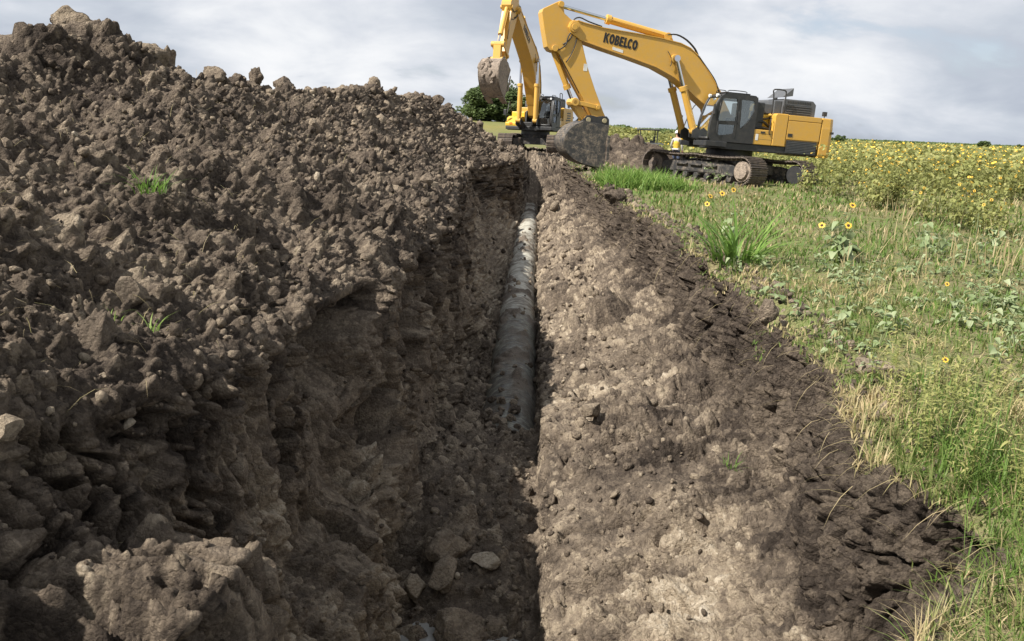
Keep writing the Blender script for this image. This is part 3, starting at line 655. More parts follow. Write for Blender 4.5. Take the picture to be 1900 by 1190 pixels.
# ------------------------------------------------------------------ second dirt pile beyond the near machine's bucket
def dirt_pile():
    n = 190; u = np.linspace(-1, 1, n); X_, Y_ = np.meshgrid(u*3.4, u*3.4); rr = np.sqrt((X_/3.4)**2+(Y_/3.6)**2)
    p2 = np.stack([X_.ravel(), Y_.ravel(), 0*X_.ravel()], -1).astype(np.float32)
    prof_ = np.interp(X_, [-3.4,-2.6,-1.8,-.4,.8,2.0,3.4], [0,1.35,1.62,1.45,1.0,.42,0])
    h = prof_*np.clip(1-np.abs(Y_)/3.4, 0, 1)**.8
    p2[:,2] = h.ravel(); k = np.clip((1-rr.ravel())*4, 0, 1)
    a1, b1 = clods(p2, .8, 501, .7); a2, b2 = clods(p2, .36, 502, .85); a3, b3 = clods(p2, .17, 503, .9)
    p2[:,2] += k*(.25*fbm(p2, .9, 4, 505)+.7*a1+.8*a2+.7*a3)-.1
    p2[:,0] += .12*perlin(p2, 3., 507); t = np.clip(.27+.2*fbm(p2, .8, 3, 508)+.2*(b2-.5), 0, 1)
    a = (np.arange(n-1)[:, None]*n+np.arange(n-1)[None, :]).ravel()
    o = link(bpy.data.objects.new('dirt_pile', np_mesh('dirt_pile', p2, np.stack([a, a+1, a+n+1, a+n], -1), [M['soil']], smooth=True, attrs={'tone': t})))
    o.location = (4.85, 38.6, 0); tag(o, 'low lumpy dirt pile behind the lowered bucket of the nearer excavator', 'dirt pile')
dirt_pile()
#@@VEG
# ------------------------------------------------------------------ vegetation: templates and a fast joiner
GREEN = [(0, (.50,.40,.23)), (.25, (.40,.34,.17)), (.42, (.17,.21,.06)), (.7, (.095,.17,.03)), (1, (.16,.25,.055))]
M['grass'] = leaf_mat('meadow_grass', GREEN, .38)
M['lush'] = leaf_mat('lush_grass', [(0, (.10,.19,.035)), (.5, (.18,.30,.06)), (1, (.33,.42,.13))], .42)
M['leaf'] = leaf_mat('pale_leaf', [(0, (.11,.16,.06)), (.5, (.23,.29,.14)), (1, (.37,.41,.25))], .32)
M['weed'] = leaf_mat('weed_leaf', [(0, (.15,.16,.055)), (.5, (.28,.295,.095)), (1, (.44,.41,.17))], .4)
M['tree'] = leaf_mat('tree_leaf', [(0, (.075,.11,.04)), (.5, (.14,.19,.075)), (1, (.22,.28,.12))], .45, pscale=.6)
M['stem'] = simple_mat('green_stem', (.16,.19,.08), .8); M['dry'] = simple_mat('dry_stalk', (.46,.37,.22), .9)
M['petal'] = simple_mat('yellow_petal', (.80,.50,.05), .6, var=.12); M['disc'] = simple_mat('flower_disc', (.045,.022,.012), .9); M['purple'] = simple_mat('purple_petal', (.42,.14,.42), .7)
M['bark'] = simple_mat('bark', (.10,.085,.07), .95, bump=.4)
def blade(n=3, w=.006, h=.3, bend=.5):
    v, f = [], []
    for k in range(n+1):
        t = k/n; x = bend*h*t*t; z = h*t*(1-.25*bend*t); ww = w*(1-t**1.5)*(1 if k else .7)
        v += [(x, -ww, z), (x, ww, z)]
    v = v[:-2]+[(bend*h, 0, h*(1-.25*bend))]; m = len(v)-1
    f = [(2*k, 2*k+1, 2*k+3) for k in range(n-1)]+[(2*k, 2*k+3, 2*k+2) for k in range(n-1)]+[(m-2, m-1, m)]
    return np.array(v, np.float32), np.array(f, np.int32)
def leaf(L=.1, W=.07, fold=.25, droop=.3):
    pts = [(0,0),(.12,.55),(.32,1),(.6,.75),(.85,.3),(1,0)]
    v = [(x*L, 0, -droop*L*x*x) for x, y in pts]+[(x*L, y*W/2, -droop*L*x*x+fold*y*W/2) for x, y in pts[1:-1]]+[(x*L, -y*W/2, -droop*L*x*x+fold*y*W/2) for x, y in pts[1:-1]]
    f = [(0,6,1),(1,6,7),(1,7,2),(2,7,8),(2,8,3),(3,8,9),(3,9,4),(4,9,5),(0,1,10),(1,11,10),(1,2,11),(2,12,11),(2,3,12),(3,13,12),(3,4,13),(4,5,13)]
    return np.array(v, np.float32), np.array(f, np.int32)
def rotm(yaw, tilt=None):
    c, s = np.cos(yaw), np.sin(yaw); o = np.zeros_like(yaw); i = o+1
    A = np.stack([np.stack([c,-s,o],-1), np.stack([s,c,o],-1), np.stack([o,o,i],-1)], -2)
    if tilt is not None:
        c, s = np.cos(tilt), np.sin(tilt); B = np.stack([np.stack([c,o,s],-1), np.stack([o,i,o],-1), np.stack([-s,o,c],-1)], -2); A = A@B
    return A
def rep(tv, tf, pos, Rm, scale, var):
    """many copies of one little template, as one array"""
    n = len(pos); scale = np.asarray(scale, np.float32); scale = scale.reshape(n, 1, -1)
    v = np.einsum('nij,nkj->nki', Rm, tv[None]*scale)+np.asarray(pos)[:, None, :]
    return v.reshape(-1, 3).astype(np.float32), (tf[None]+(np.arange(n)*len(tv))[:, None, None]).reshape(-1, 3), np.repeat(np.asarray(var, np.float32), len(tv))
def cat(parts):
    V_, F_, A_, b = [], [], [], 0
    for v, f, a in parts: V_.append(v); F_.append(f+b); A_.append(a); b += len(v)
    return np.concatenate(V_), np.concatenate(F_), np.concatenate(A_)
def veg(name, parts, mat, parent=None, kind='stuff'):
    v, f, a = cat(parts); o = link(bpy.data.objects.new(name, np_mesh(name, v, f, [mat], attrs={'var': a})), parent)
    if kind: o['kind'] = kind
    return o
def ground_xyz(x, y): return np.stack([x, y, height(x, y)], -1)
def patchy(x, y, f, seed): return fbm(np.stack([x, y, 0*x], -1).astype(np.float32), f, 4, seed)
# ---- meadow grass: blades thin out and broaden with distance
def meadow():
    n = 150000; y = np.exp(rng.uniform(math.log(2.2), math.log(62), n)); x = lip_at(y)+(rng.random(n)**1.25)*(2.2+y*1.05)-.03
    y += rng.normal(0, .05, n)*y*.2; ok = (x > lip_at(y)-.02) & (y > 2.1)
    keep = ok & (rng.random(n) < np.clip(.75+1.1*patchy(x, y, .6, 601)+.9*patchy(x, y, 2.1, 602), .12, 1)); x, y = x[keep], y[keep]; n = len(x)
    pos = ground_xyz(x, y); pos[:,2] -= .01; dl = x-lip_at(y); near = np.clip(1-dl/.5, 0, 1)
    grn = np.clip(.63+.75*patchy(x, y, .45, 603)+.5*patchy(x, y, 2.4, 604)-.22*near+rng.normal(0, .17, n), 0, 1)
    grn = np.where(rng.random(n) < .13, rng.uniform(0, .28, n), grn)
    h = (.11+.10*smooth(6.5, 3, y)*(1+grn))*rng.uniform(.45, 1.5, n)*(1+.3*patchy(x, y, 1.3, 605)); h *= np.where(y > 12, 1.25, 1)*(1-.45*near)
    wd = .0032*(1+np.maximum(0, y-3)*.30)
    A = rotm(rng.uniform(0, 6.28, n), rng.normal(.25, .35, n)); parts = []
    for lo, hi, segs in ((0, 6, 3), (6, 99, 2)):
        for bend in (.25, .6, 1.0):
            m = (y >= lo) & (y < hi) & (rng.integers(0, 3, n) == int(bend*3-.5) % 3)
            tv, tf = blade(segs, 1, 1, bend); tv = tv*np.array([1,1,1], np.float32)
            sc = np.stack([h, wd, h], -1); parts.append(rep(tv, tf, pos[m], A[m], sc[m], grn[m]))
    veg('meadow_grass', parts, M['grass'])
    # straw lying over the lip and on the soil
    n = 520; y = np.exp(rng.uniform(math.log(2.3), math.log(24), n)); x = lip_at(y)+rng.normal(.12, .16, n); pos = ground_xyz(x, y); pos[:,2] += .015
    tv, tf = blade(3, .0022, .4, .5); p1 = rep(tv, tf, pos, rotm(rng.uniform(2.2, 4.2, n), rng.normal(1.45, .3, n)), rng.uniform(.2, .7, (n,1))*(1+y[:,None]*.05)*np.array([[1,1.3,1]]), rng.uniform(0, .22, n))
    n = 900; y = np.exp(rng.uniform(math.log(3.4), math.log(26), n)); x = -rng.uniform(1.9, 4.8, n); pos = ground_xyz(x, y); pos[:,2] += .02
    p2 = rep(tv, tf, pos, rotm(rng.uniform(0, 6.28, n), rng.normal(1.2, .35, n)), rng.uniform(.15, .75, (n,1))*np.array([[1,1.3,1]]), rng.uniform(0, .3, n))
    veg('dry_straw', [p1, p2], M['grass'])
meadow()
def tuft(name, label, cat_, loc, n, hmin, hmax, spread, wd, mat, var=(0,1), bend=(.3,.9), parts_each=False):
    rt = empty(name, loc); tag(rt, label, cat_); ps = []
    for k in range(n):
        bd = rng.uniform(*bend); tv, tf = blade(5, wd*rng.uniform(.7, 1.3), rng.uniform(hmin, hmax), bd); a = rng.uniform(0, 6.28); r = spread*math.sqrt(rng.random())
        p = np.array([[r*math.cos(a), r*math.sin(a), 0]]); yaw = np.array([a+rng.normal(0, .5)]); til = np.array([rng.uniform(.05, .5)])
        q = rep(tv, tf, p, rotm(yaw, til), np.ones((1,1)), [rng.uniform(*var)])
        if parts_each: veg('blade', [q], mat, rt, None)
        else: ps.append(q)
    if ps: veg('blades' if False else 'foliage', ps, mat, rt, 'stuff')
    return rt
def gz(x, y): return float(height(np.array([x]), np.array([y]))[0])
tuft('grass_clump', 'single clump of broad bladed green grass at the right lip of the trench', 'grass', (2.78,11.2,gz(2.78,11.2)-.02), 85, .45, 1.15, .34, .021, M['lush'], (0,.75), (.35,1.1), True)
def johnson():
    rt = empty('tall_grass_patch', (3.0,25.8,0)); tag(rt, 'thick bright green patch of tall grass in front of the nearer excavator', 'grass', kind='stuff'); ps = []
    n = 2600; x = rng.normal(0, .95, n)*1.0; y = rng.normal(0, .7, n); keep = ((x/2)**2+(y/1.6)**2 < 1) & (x+3.0 > lip_at(y+25.8)+.15); x, y = x[keep], y[keep]; n = len(x)
    z = height(x+3.0, y+25.8); h = rng.uniform(.35, .85, n)*(1-.35*((x/2)**2))
    for b in (.4,.8,1.2):
        m = rng.integers(0, 3, n) == int(b*2.5-1); tv, tf = blade(4, 1, 1, b); sc = np.stack([h, 0*h+.016, h], -1)
        ps.append(rep(tv, tf, np.stack([x, y, z], -1)[m], rotm(rng.uniform(0, 6.28, n), rng.normal(.2, .2, n))[m], sc[m], rng.uniform(0.1, 1, n)[m]))
    veg('foliage', ps, M['lush'], rt, 'stuff')
johnson()
tuft('grass_tuft', 'small green grass tuft growing on the middle of the heap slope', 'grass', (-3.0,6.2,gz(-3.0,6.2)-.03), 60, .12, .30, .13, .006, M['lush'], (0,.6))
tuft('grass_tuft', 'tiny pale green sprout on the soil near the left lip', 'grass', (-2.3,4.25,gz(-2.3,4.25)), 9, .06, .14, .05, .004, M['lush'], (.6,1))
tuft('grass_tuft', 'two leaning pale green sprouts just right of the tiny one', 'grass', (-2.1,4.25,gz(-2.1,4.25)), 10, .08, .16, .07, .005, M['lush'], (.6,1))
tuft('grass_tuft', 'small dark green tuft half buried in the topsoil of the right wall', 'grass', (1.72,6.4,gz(1.72,6.4)-.02), 22, .07, .16, .08, .004, M['lush'], (0,.5))
tuft('grass_tuft', 'lone green sprout in the pale soil low on the right wall', 'grass', (1.25,3.95,gz(1.25,3.95)-.02), 9, .08, .17, .03, .004, M['lush'], (0,.5))
tuft('grass_tuft', 'bright sprouts at the mouth of the dark hollow below the grass edge', 'grass', (1.72,3.05,gz(1.72,3.05)-.02), 11, .06, .14, .06, .004, M['lush'], (.3,1))
# ---- broad-leaved plants
LEAFM = []
for k in range(5):
    v, f = leaf(.11, .085, .22+.06*k, .15+.12*k); LEAFM.append(np_mesh('leaf', v, f, [M['leaf']], attrs={'var': np.full(len(v), .25+.13*k)}))
def flower_mesh(r, petals, mp, md):
    mb = MB(); n = petals; 
    for k in range(n):
        a = 2*math.pi*k/n+random.uniform(-.1,.1); rr = r*random.uniform(.85,1.1); w = .30; t = random.uniform(-.05,.12)*r
        mb.add([(r*.3*math.cos(a-w*.5), r*.3*math.sin(a-w*.5), 0), (rr*.7*math.cos(a-w*.55), rr*.7*math.sin(a-w*.55), t), (rr*math.cos(a), rr*math.sin(a), t*.5), (rr*.7*math.cos(a+w*.55), rr*.7*math.sin(a+w*.55), t), (r*.3*math.cos(a+w*.5), r*.3*math.sin(a+w*.5), 0)], [(0,1,2,3,4)])
    mb.mi = 1; nn = 12; mb.add([(0,0,.1*r)]+[(r*.40*math.cos(2*math.pi*k/nn), r*.40*math.sin(2*math.pi*k/nn), .02*r) for k in range(nn)], [(0,1+k,1+(k+1) % nn) for k in range(nn)])
    return mb.mesh('flower_head', [mp, md])
FLOW = [flower_mesh(.05, 15, M['petal'], M['disc']) for k in range(3)]
PURP = flower_mesh(.022, 14, M['purple'], M['purple'])
def broad_plant(name, label, cat_, loc, h, nl, ls, flowers=(), spread=.1, fs=1., fm=None, group=None, dense=1):
    rt = empty(name, loc); tag(rt, label, cat_, group); mb = MB(); tops = []
    ns = max(1, int(round(nl/7)))
    for s_ in range(ns):
        a = rng.uniform(0, 6.28); sp = spread*rng.random() if ns > 1 else spread*.3; hh = h*rng.uniform(.65, 1.0) if s_ else h
        top = (sp*math.cos(a), sp*math.sin(a), hh); pts = [(0,0,-.04), (top[0]*.35+rng.normal(0,.01), top[1]*.35, hh*.5), top]; mb.tube(pts, [.006*(.6+h), .004], 5, 2); tops.append(pts)
    st = mb.build('stem', M['stem'], rt)
    for k in range(nl):
        pts = tops[k % ns]; t = rng.uniform(.25, 1.0); q = Vector(pts[0]).lerp(Vector(pts[1]), t*2) if t < .5 else Vector(pts[1]).lerp(Vector(pts[2]), t*2-1)
        a = rng.uniform(0, 6.28); o = bpy.data.objects.new('leaf', LEAFM[int(rng.integers(5))]); link(o, rt); s = ls*rng.uniform(.6, 1.25)*(1.15-.45*t)
        off = .05*s+.03*rng.random(); o.location = q+Vector((math.cos(a)*off, math.sin(a)*off, .01)); o.rotation_euler = (rng.normal(0, .25), rng.normal(.0, .35), a); o.scale = (s, s, s)
    for (dx, dy, dz, yaw) in flowers:
        o = bpy.data.objects.new('flower_head', fm or FLOW[int(rng.integers(3))]); link(o, rt); o.location = (dx, dy, dz); o.rotation_euler = (R(rng.uniform(45, 75)), 0, R(yaw)); o.scale = (fs, fs, fs)
        m2 = MB(); m2.tube([(dx*.3, dy*.3, dz*.5), (dx*.8, dy+.03, dz*.85), (dx, dy+.02, dz-.01)], .004, 5, 2); m2.build('flower_stalk', M['stem'], rt)
    return rt
def gp(x, y): return (x, y, gz(x, y)-.01)
broad_plant('sunflower_plant', 'leafy sunflower with three yellow blooms standing alone in the short grass', 'sunflower', gp(4.35,11.6), .66, 58, 1.6, [(.06,-.05,.80,10),(.02,-.1,.52,-10),(-.32,-.02,.50,-30)], .3, 1.1)
broad_plant('sunflower_plant', 'small sunflower with four blooms just behind the broad bladed grass clump', 'sunflower', gp(3.15,13.2), .6, 24, 1.2, [(-.42,0,.62,-20),(-.2,-.02,.80,0),(-.02,0,.86,20),(-.36,.1,.74,30)], .2, 1.0)
spots = []
def scatter_plants():
    labels = 'low pale green leafy plant among the dry grass right of the trench'
    n = 0
    while n < 105:
        y = rng.uniform(5.2, 11.0); x = lip_at(y)+.22+rng.random()**.9*(y*.62-1.2)
        if fbm(np.array([[x, y, 0]], np.float32), .55, 3, 640)[0] < -.08 and rng.random() < .75: continue
        broad_plant('leafy_plant', labels, 'plant', gp(x, y), rng.uniform(.12, .28), int(rng.integers(11, 17)), rng.uniform(.62, 1.0)*(.7 if y < 6.8 else 1), (), .14, group='pale leafy plants in the grass'); n += 1
    for k in range(26):
        y = rng.uniform(11, 17); x = rng.uniform(5.0+(y-11)*.35, 3+y*.62)
        broad_plant('leafy_plant', 'darker leafy plant in the far corner of the mown looking grass', 'plant', gp(x, y), rng.uniform(.3, .6), 11, rng.uniform(.9, 1.3), (), .25, group='taller leafy plants before the sunflowers')
scatter_plants()
for (x, y, h, lab) in ((4.45,7.0,.34,'tiny yellow flower beside the dark leaves at the right edge of the grass'), (2.95,5.7,.2,'low yellow flower between pale slab and leafy plants'), (4.05,5.65,.24,'round yellow flower nearest the right edge of the picture'), (4.2,8.3,.3,'small yellow flower among the palest leaves')):
    broad_plant('yellow_wildflower', lab, 'wildflower', gp(x, y), h*.7, 5, .7, [(.02,-.02,h,0)], .05, .55)
for (x, y, h, lab) in ((3.35,5.35,.22,'lone purple flower left of the others in the grass'), (4.1,5.2,.26,'pink purple flower behind the tall green weeds'), (3.72,4.65,.34,'higher purple thistle flower of the close pair'), (3.6,4.6,.30,'lower purple thistle flower of the close pair')):
    broad_plant('purple_wildflower', lab, 'wildflower', gp(x, y), h*.6, 4, .5, [(.01,-.01,h,0)], .03, 1.0, PURP)
# ---- slender upright weeds near the viewer: stems with narrow leaves
WEEDT = []
for k in range(6):
    ps = []; h = .34+.05*k
    mb_h = np.linspace(.05, h, 22)
    for j, z in enumerate(mb_h):
        tv, tf = leaf(.075*(1.15-.5*z/h), .016, .3, .5); a = j*2.4+rng.normal(0, .3); ps.append(rep(tv, tf, np.array([[.02*math.sin(z*9), .02*math.cos(z*7), z]]), rotm(np.array([a]), np.array([-.55+rng.normal(0, .2)])), np.ones((1,1)), [rng.uniform(.2, 1)]))
    tv, tf = blade(4, .004, h, .06); ps.append(rep(tv, tf, np.zeros((1,3)), rotm(np.zeros(1)), np.ones((1,1)), [.3]))
    v, f, a = cat(ps); WEEDT.append(np_mesh('upright_weed', v, f, [M['weed']], attrs={'var': a}))
for k in range(210):
    while True:
        y = 3.1+rng.random()*2.9; x = lip_at(y)+.22+rng.random()*(y*.62-.9)
        if fbm(np.array([[x, y, 0]], np.float32), 1.1, 3, 660)[0] > -.12 or rng.random() < .15: break
    o = link(bpy.data.objects.new('upright_weed', WEEDT[k % 6])); o.location = gp(x, y); o.rotation_euler = (rng.normal(0, .15), rng.normal(0, .15), rng.uniform(0, 6.28)); s = rng.uniform(.6, 1.15); o.scale = (s, s, s)
    tag(o, 'slender bright green weed with narrow leaves near the grassy lip', 'weed', 'upright weeds in the near grass')
# ---- sunflower field
SUNF = []
for k in range(5):
    ps = []; h = .75+.16*k; br = []
    for j in range(70):
        z = h*(.18+.80*rng.random()); r = .34*rng.random()**.6*(.6+.6*z/h); a = rng.uniform(0, 6.28); tv, tf = leaf(.115, .085, .25, .4)
        ps.append(rep(tv, tf, np.array([[r*math.cos(a), r*math.sin(a), z]]), rotm(np.array([a+rng.normal(0, .8)]), np.array([rng.normal(.1, .5)])), np.full((1,1), rng.uniform(.6, 1.2)), [rng.uniform(.0, .75)]))
    for j in range(5):
        tv, tf = blade(3, .008, h*rng.uniform(.7, 1), rng.uniform(.05, .4)); ps.append(rep(tv, tf, np.zeros((1,3)), rotm(np.array([rng.uniform(0, 6.28)])), np.ones((1,1)), [.2]))
    v, f, a = cat(ps); fol = np_mesh('sunflower_plant', v, f, [M['weed']], attrs={'var': a})
    bm = bmesh.new()
    for j in range(int(rng.integers(2, 7))):
        a = rng.uniform(0, 6.28); r = .36*rng.random()**.5; z = h*rng.uniform(.72, 1.06); t = FLOW[j % 3].copy(); t.transform(Matrix.Translation((r*math.cos(a), r*math.sin(a), z)) @ Euler((R(rng.uniform(10, 85)), 0, rng.normal(.0, 1.4))).to_matrix().to_4x4() @ Matrix.Scale(.75, 4)); bm.from_mesh(t); bpy.data.meshes.remove(t)
    bl = bpy.data.meshes.new('blossom'); bm.to_mesh(bl); bm.free(); bl.materials.append(M['petal']); bl.materials.append(M['disc']); SUNF.append((fol, bl))
def field_edge(x): return np.interp(x, [7, 8.9, 9.6, 10.6, 14, 20, 40], [17, 15.6, 18.0, 24, 26, 27, 30])
def in_field(x, y):
    return (y > np.interp(x, [8.4, 9.2, 9.8, 11, 12], [14.5, 16, 21, 27.0, 27]) ) & (x > 8.6+.0*y) & ~((np.abs(x-7) < 5.4) & (np.abs(y-32) < 4.4))
def sunflowers():
    cand = []
    while len(cand) < 290:
        y = math.exp(rng.uniform(math.log(15), math.log(46))); x = rng.uniform(8.6, 2+y*.68)
        if not in_field(np.array([x]), np.array([y]))[0]: continue
        cand.append((x, y))
    for k, (x, y) in enumerate(cand):
        fol, bl = SUNF[int(rng.integers(5))]; o = link(bpy.data.objects.new('sunflower_plant', fol)); o.location = gp(x, y); s = rng.uniform(.8, 1.2)*(.75+.25*min(1, (y-14)/8)); o.scale = (s, s, s); o.rotation_euler = (0, 0, rng.uniform(0, 6.28))
        tag(o, 'wild sunflower plant with yellow blossoms in the field beyond the mown grass', 'sunflower', 'wild sunflowers in the field')
        b = link(bpy.data.objects.new('blossom', bl), o); b['kind'] = 'stuff'
    # the rest of the field, too many and too far to count
    n = 5200; y = np.exp(rng.uniform(math.log(26), math.log(420), n)); x = rng.uniform(-.05, .80, n)*y+2; ok = ((y > 44) & (x > 2.0)) | in_field(x, y); ok &= ~((x < 13) & (y < 46)); ok &= patchy(x, y, .05, 671) > -.25
    x, y = x[ok], y[ok]; n = len(x); pos = np.stack([x, y, height(x, y)], -1); sc = rng.uniform(.75, 1.25, n)*np.where(x/y > .32, 1.25, .85); ps = []; pf = []
    for j in range(26):
        tv, tf = leaf(.26, .22, .2, .3); z = rng.uniform(.15, 1.05, n)*sc; r = .5*rng.random(n)**.5*sc; a = rng.uniform(0, 6.28, n)
        w = .45+np.clip(y/75, 0, 3); ps.append(rep(tv[[0,2,4,5,7,9,11,13]], np.array([(0,1,4),(1,2,4),(0,6,1),(1,6,2),(2,3,5)]), pos+np.stack([r*np.cos(a), r*np.sin(a), z], -1), rotm(rng.uniform(0, 6.28, n), rng.normal(.2, .6, n)), (w*rng.uniform(.7, 1.2, n))[:, None], rng.uniform(0, .8, n)))
    veg('sunflower_field', ps, M['weed'])
    kb = (rng.random(n) < np.where(x/y > .31, .48, .10))
    for j in range(3):
        k = 6; tv = np.array([(0,0,0)]+[(.055*math.cos(t*6.283/k), .055*math.sin(t*6.283/k), .004) for t in range(k)], np.float32); tf = np.array([(0,1+t,1+(t+1) % k) for t in range(k)])
        z = rng.uniform(.65, 1.15, n)*sc; r = .55*rng.random(n)**.5*sc; a = rng.uniform(0, 6.28, n); pf.append(rep(tv, tf, (pos+np.stack([r*np.cos(a), r*np.sin(a), z], -1))[kb], rotm(rng.uniform(3.4, 6.0, n), rng.uniform(.4, 1.4, n))[kb], (.62+np.clip(y/150, 0, 1.1))[kb][:, None], np.zeros(int(kb.sum()))))
    veg('field_blossoms', pf, M['petal'])
    # dry grass stalks at the field edge
    n = 1700; y = np.exp(rng.uniform(math.log(10.5), math.log(60), n)); x = rng.uniform(.38, .74, n)*y; ok = (patchy(x, y, .35, 681) > -.03) & (y > 10) & ~((np.abs(x-7) < 4.5) & (np.abs(y-32) < 3.5)); x, y = x[ok], y[ok]; n = len(x)
    tv, tf = blade(3, 1, 1, .25); h = rng.uniform(.2, .65, n); veg('dry_stalks', [rep(tv, tf, ground_xyz(x, y), rotm(rng.uniform(0, 6.28, n), rng.normal(.1, .2, n)), np.stack([h, .004+.0004*y, h], -1), rng.uniform(0, .25, n))], M['grass'])
sunflowers()
# climbing weed on the near track
broad_plant('leafy_plant', 'pale weed growing up against the near track of the closer excavator', 'plant', gp(6.35,29.3), .75, 20, 1.8, (), .6)
# ---- trees
def tree(label, loc, h, w, blobs, nleaf, ls, seed, trunk_h=.25, group=None):
    r = np.random.default_rng(seed); rt = empty('tree', loc); tag(rt, label, 'tree', group); mb = MB()
    mb.tube([(0,0,-.3),(.05*w,0,h*.18),(0,.03*w,h*.45)], [.035*h, .022*h], 8, 3)
    for k in range(7): a = k*.9; mb.tube([(0,0,h*(.12+.03*k)), (math.cos(a)*w*.2, math.sin(a)*w*.2, h*(.32+.03*k)), (math.cos(a)*w*.38, math.sin(a)*w*.34, h*(.5+.05*(k % 4)))], [.014*h,.006*h], 6, 2)
    mb.build('trunk', M['bark'], rt, smooth=True)
    tv = np.array([(0,-.5,0),(.5,0,.12),(0,.5,0),(-.5,0,.12)], np.float32); tf = np.array([(0,1,2),(0,2,3)]); ps = []
    cen = []
    for k in range(blobs):
        a = r.uniform(0, 6.28); q = r.random()**.5; zc = r.uniform(.10, .88); rad = w*.5*q*(1-.55*max(0, zc-.5)/.5)
        cen.append((rad*math.cos(a), rad*math.sin(a)*.8, zc*h, w*r.uniform(.12, .2)))
    for cx, cy, cz, cr in cen:
        n = nleaf//blobs; d = r.normal(size=(n,3)); d /= np.linalg.norm(d, axis=1)[:, None]; rr = cr*(.55+.5*r.random(n)**.5); p = np.array([cx,cy,cz])+d*rr[:, None]*np.array([1,1,.8])
        ps.append(rep(tv, tf, p, rotm(r.uniform(0, 6.28, n), r.uniform(-.9, .9, n)), (ls*r.uniform(.6, 1.4, n))[:, None], np.clip(r.normal(.45, .2, n)+r.normal(0, .12), 0, 1)))
    veg('crown', ps, M['tree'], rt, 'stuff')
zt = lambda x, y: float(field_height(np.array(x), np.array(y)))
tree('broad dark green tree behind the raised bucket, left part of its clump', (-9.9,128,zt(-9.9,128)-.2), 5.3, 6.0, 48, 7400, .40, 11, group='oaks behind the raised bucket')
tree('tallest rounded oak directly below the raised muddy bucket', (-7.0,131,zt(-7.0,131)-.3), 6.7, 7.4, 64, 10400, .40, 12, group='oaks behind the raised bucket')
tree('lower oak at the right end of the clump, touching the far excavator', (-4.1,129,zt(-4.1,129)-.3), 4.7, 5.4, 42, 6000, .40, 13, group='oaks behind the raised bucket')
tree('small dark tree just behind the counterweight of the nearer excavator', (53.2,150,-.2), 2.9, 3.0, 14, 1500, .35, 14)
tree('distant low tree on the horizon near the right edge', (106.5,200,-.2), 3.2, 4.6, 14, 1500, .45, 15)
tree('distant faint bush further along the horizon at the far right', (121,214,-.2), 2.4, 3.4, 10, 900, .45, 16)
tree('dark tree peeking out between the boom cylinders and the yellow tool box', (19.4,110,-.2), 3.6, 4.4, 18, 2400, .42, 17)
def treeline():
    r = np.random.default_rng(21); ps = []; tv = np.array([(0,-.5,0),(.5,0,.2),(0,.5,0),(-.5,0,.2)], np.float32); tf = np.array([(0,1,2),(0,2,3)])
    for (x0, x1, y0, hh, n) in ((40, 232, 1250, 15, 9000), (150, 900, 1500, 7, 9000), (-900, 60, 1400, 9, 7000)):
        x = r.uniform(x0, x1, n); y = y0+r.normal(0, 25, n); t = (x-x0)/(x1-x0); top = hh*(1-.55*np.clip(t, 0, 1))*(.8+.35*fbm(np.stack([x*.03, 0*x, 0*x], -1).astype(np.float32), 1.0, 4, 23)); z = top*r.random(n)**.7
        ps.append(rep(tv, tf, np.stack([x, y, z], -1), rotm(r.uniform(0, 6.28, n), r.normal(1.2, .4, n)), r.uniform(3, 6, n)[:, None], r.uniform(.1, .8, n)))
    veg('distant_treeline', ps, M['tree'])
treeline()
#@@MACH
# ------------------------------------------------------------------ excavators
M['yellow'] = paint_mat('yellow_paint', (.60,.335,.05), .36, 0, dust=.28)
M['yellow_lit'] = paint_mat('sunlit_yellow_paint', (.74,.45,.035), .34, 0, dust=.10)  # sun on the tool box and cabinet front painted in as brighter yellow
M['black'] = paint_mat('black_paint', (.018,.019,.021), .45, 0, dust=.10)
M['dgrey'] = paint_mat('dark_grey_paint', (.075,.08,.088), .5, 0, dust=.12)
M['silver'] = paint_mat('silver_paint', (.42,.43,.44), .4, 0, dust=.1)
M['track'] = paint_mat('worn_track_steel', (.075,.06,.052), .6, .70, mudcol=(.22,.17,.13), dust=.3)
M['frame'] = paint_mat('muddy_black_frame', (.022,.022,.024), .5, .55, mudcol=(.22,.175,.135), dust=.25)
M['bucket'] = paint_mat('muddy_bucket', (.03,.029,.029), .5, .56, mudcol=(.25,.195,.14), dust=.4)
M['bucketm'] = paint_mat('caked_bucket', (.10,.08,.065), .8, .85, mudcol=(.30,.24,.19), dust=.5)
M['chrome'] = simple_mat('chrome_rod', (.62,.63,.66), .15, 1.0, .05)
M['rubber'] = simple_mat('rubber_hose', (.018,.018,.018), .55)
M['letter'] = simple_mat('black_lettering', (.012,.012,.014), .5)
M['sticker'] = simple_mat('white_sticker', (.72,.72,.70), .5)
M['seat'] = simple_mat('seat_fabric', (.05,.052,.058), .85)
M['glass'] = glass_mat('cab_glass')
M['lamp'] = simple_mat('lamp_lens', (.75,.77,.78), .15)
M['orange'] = simple_mat('amber_lens', (.75,.18,.03), .3)
SHOE = None
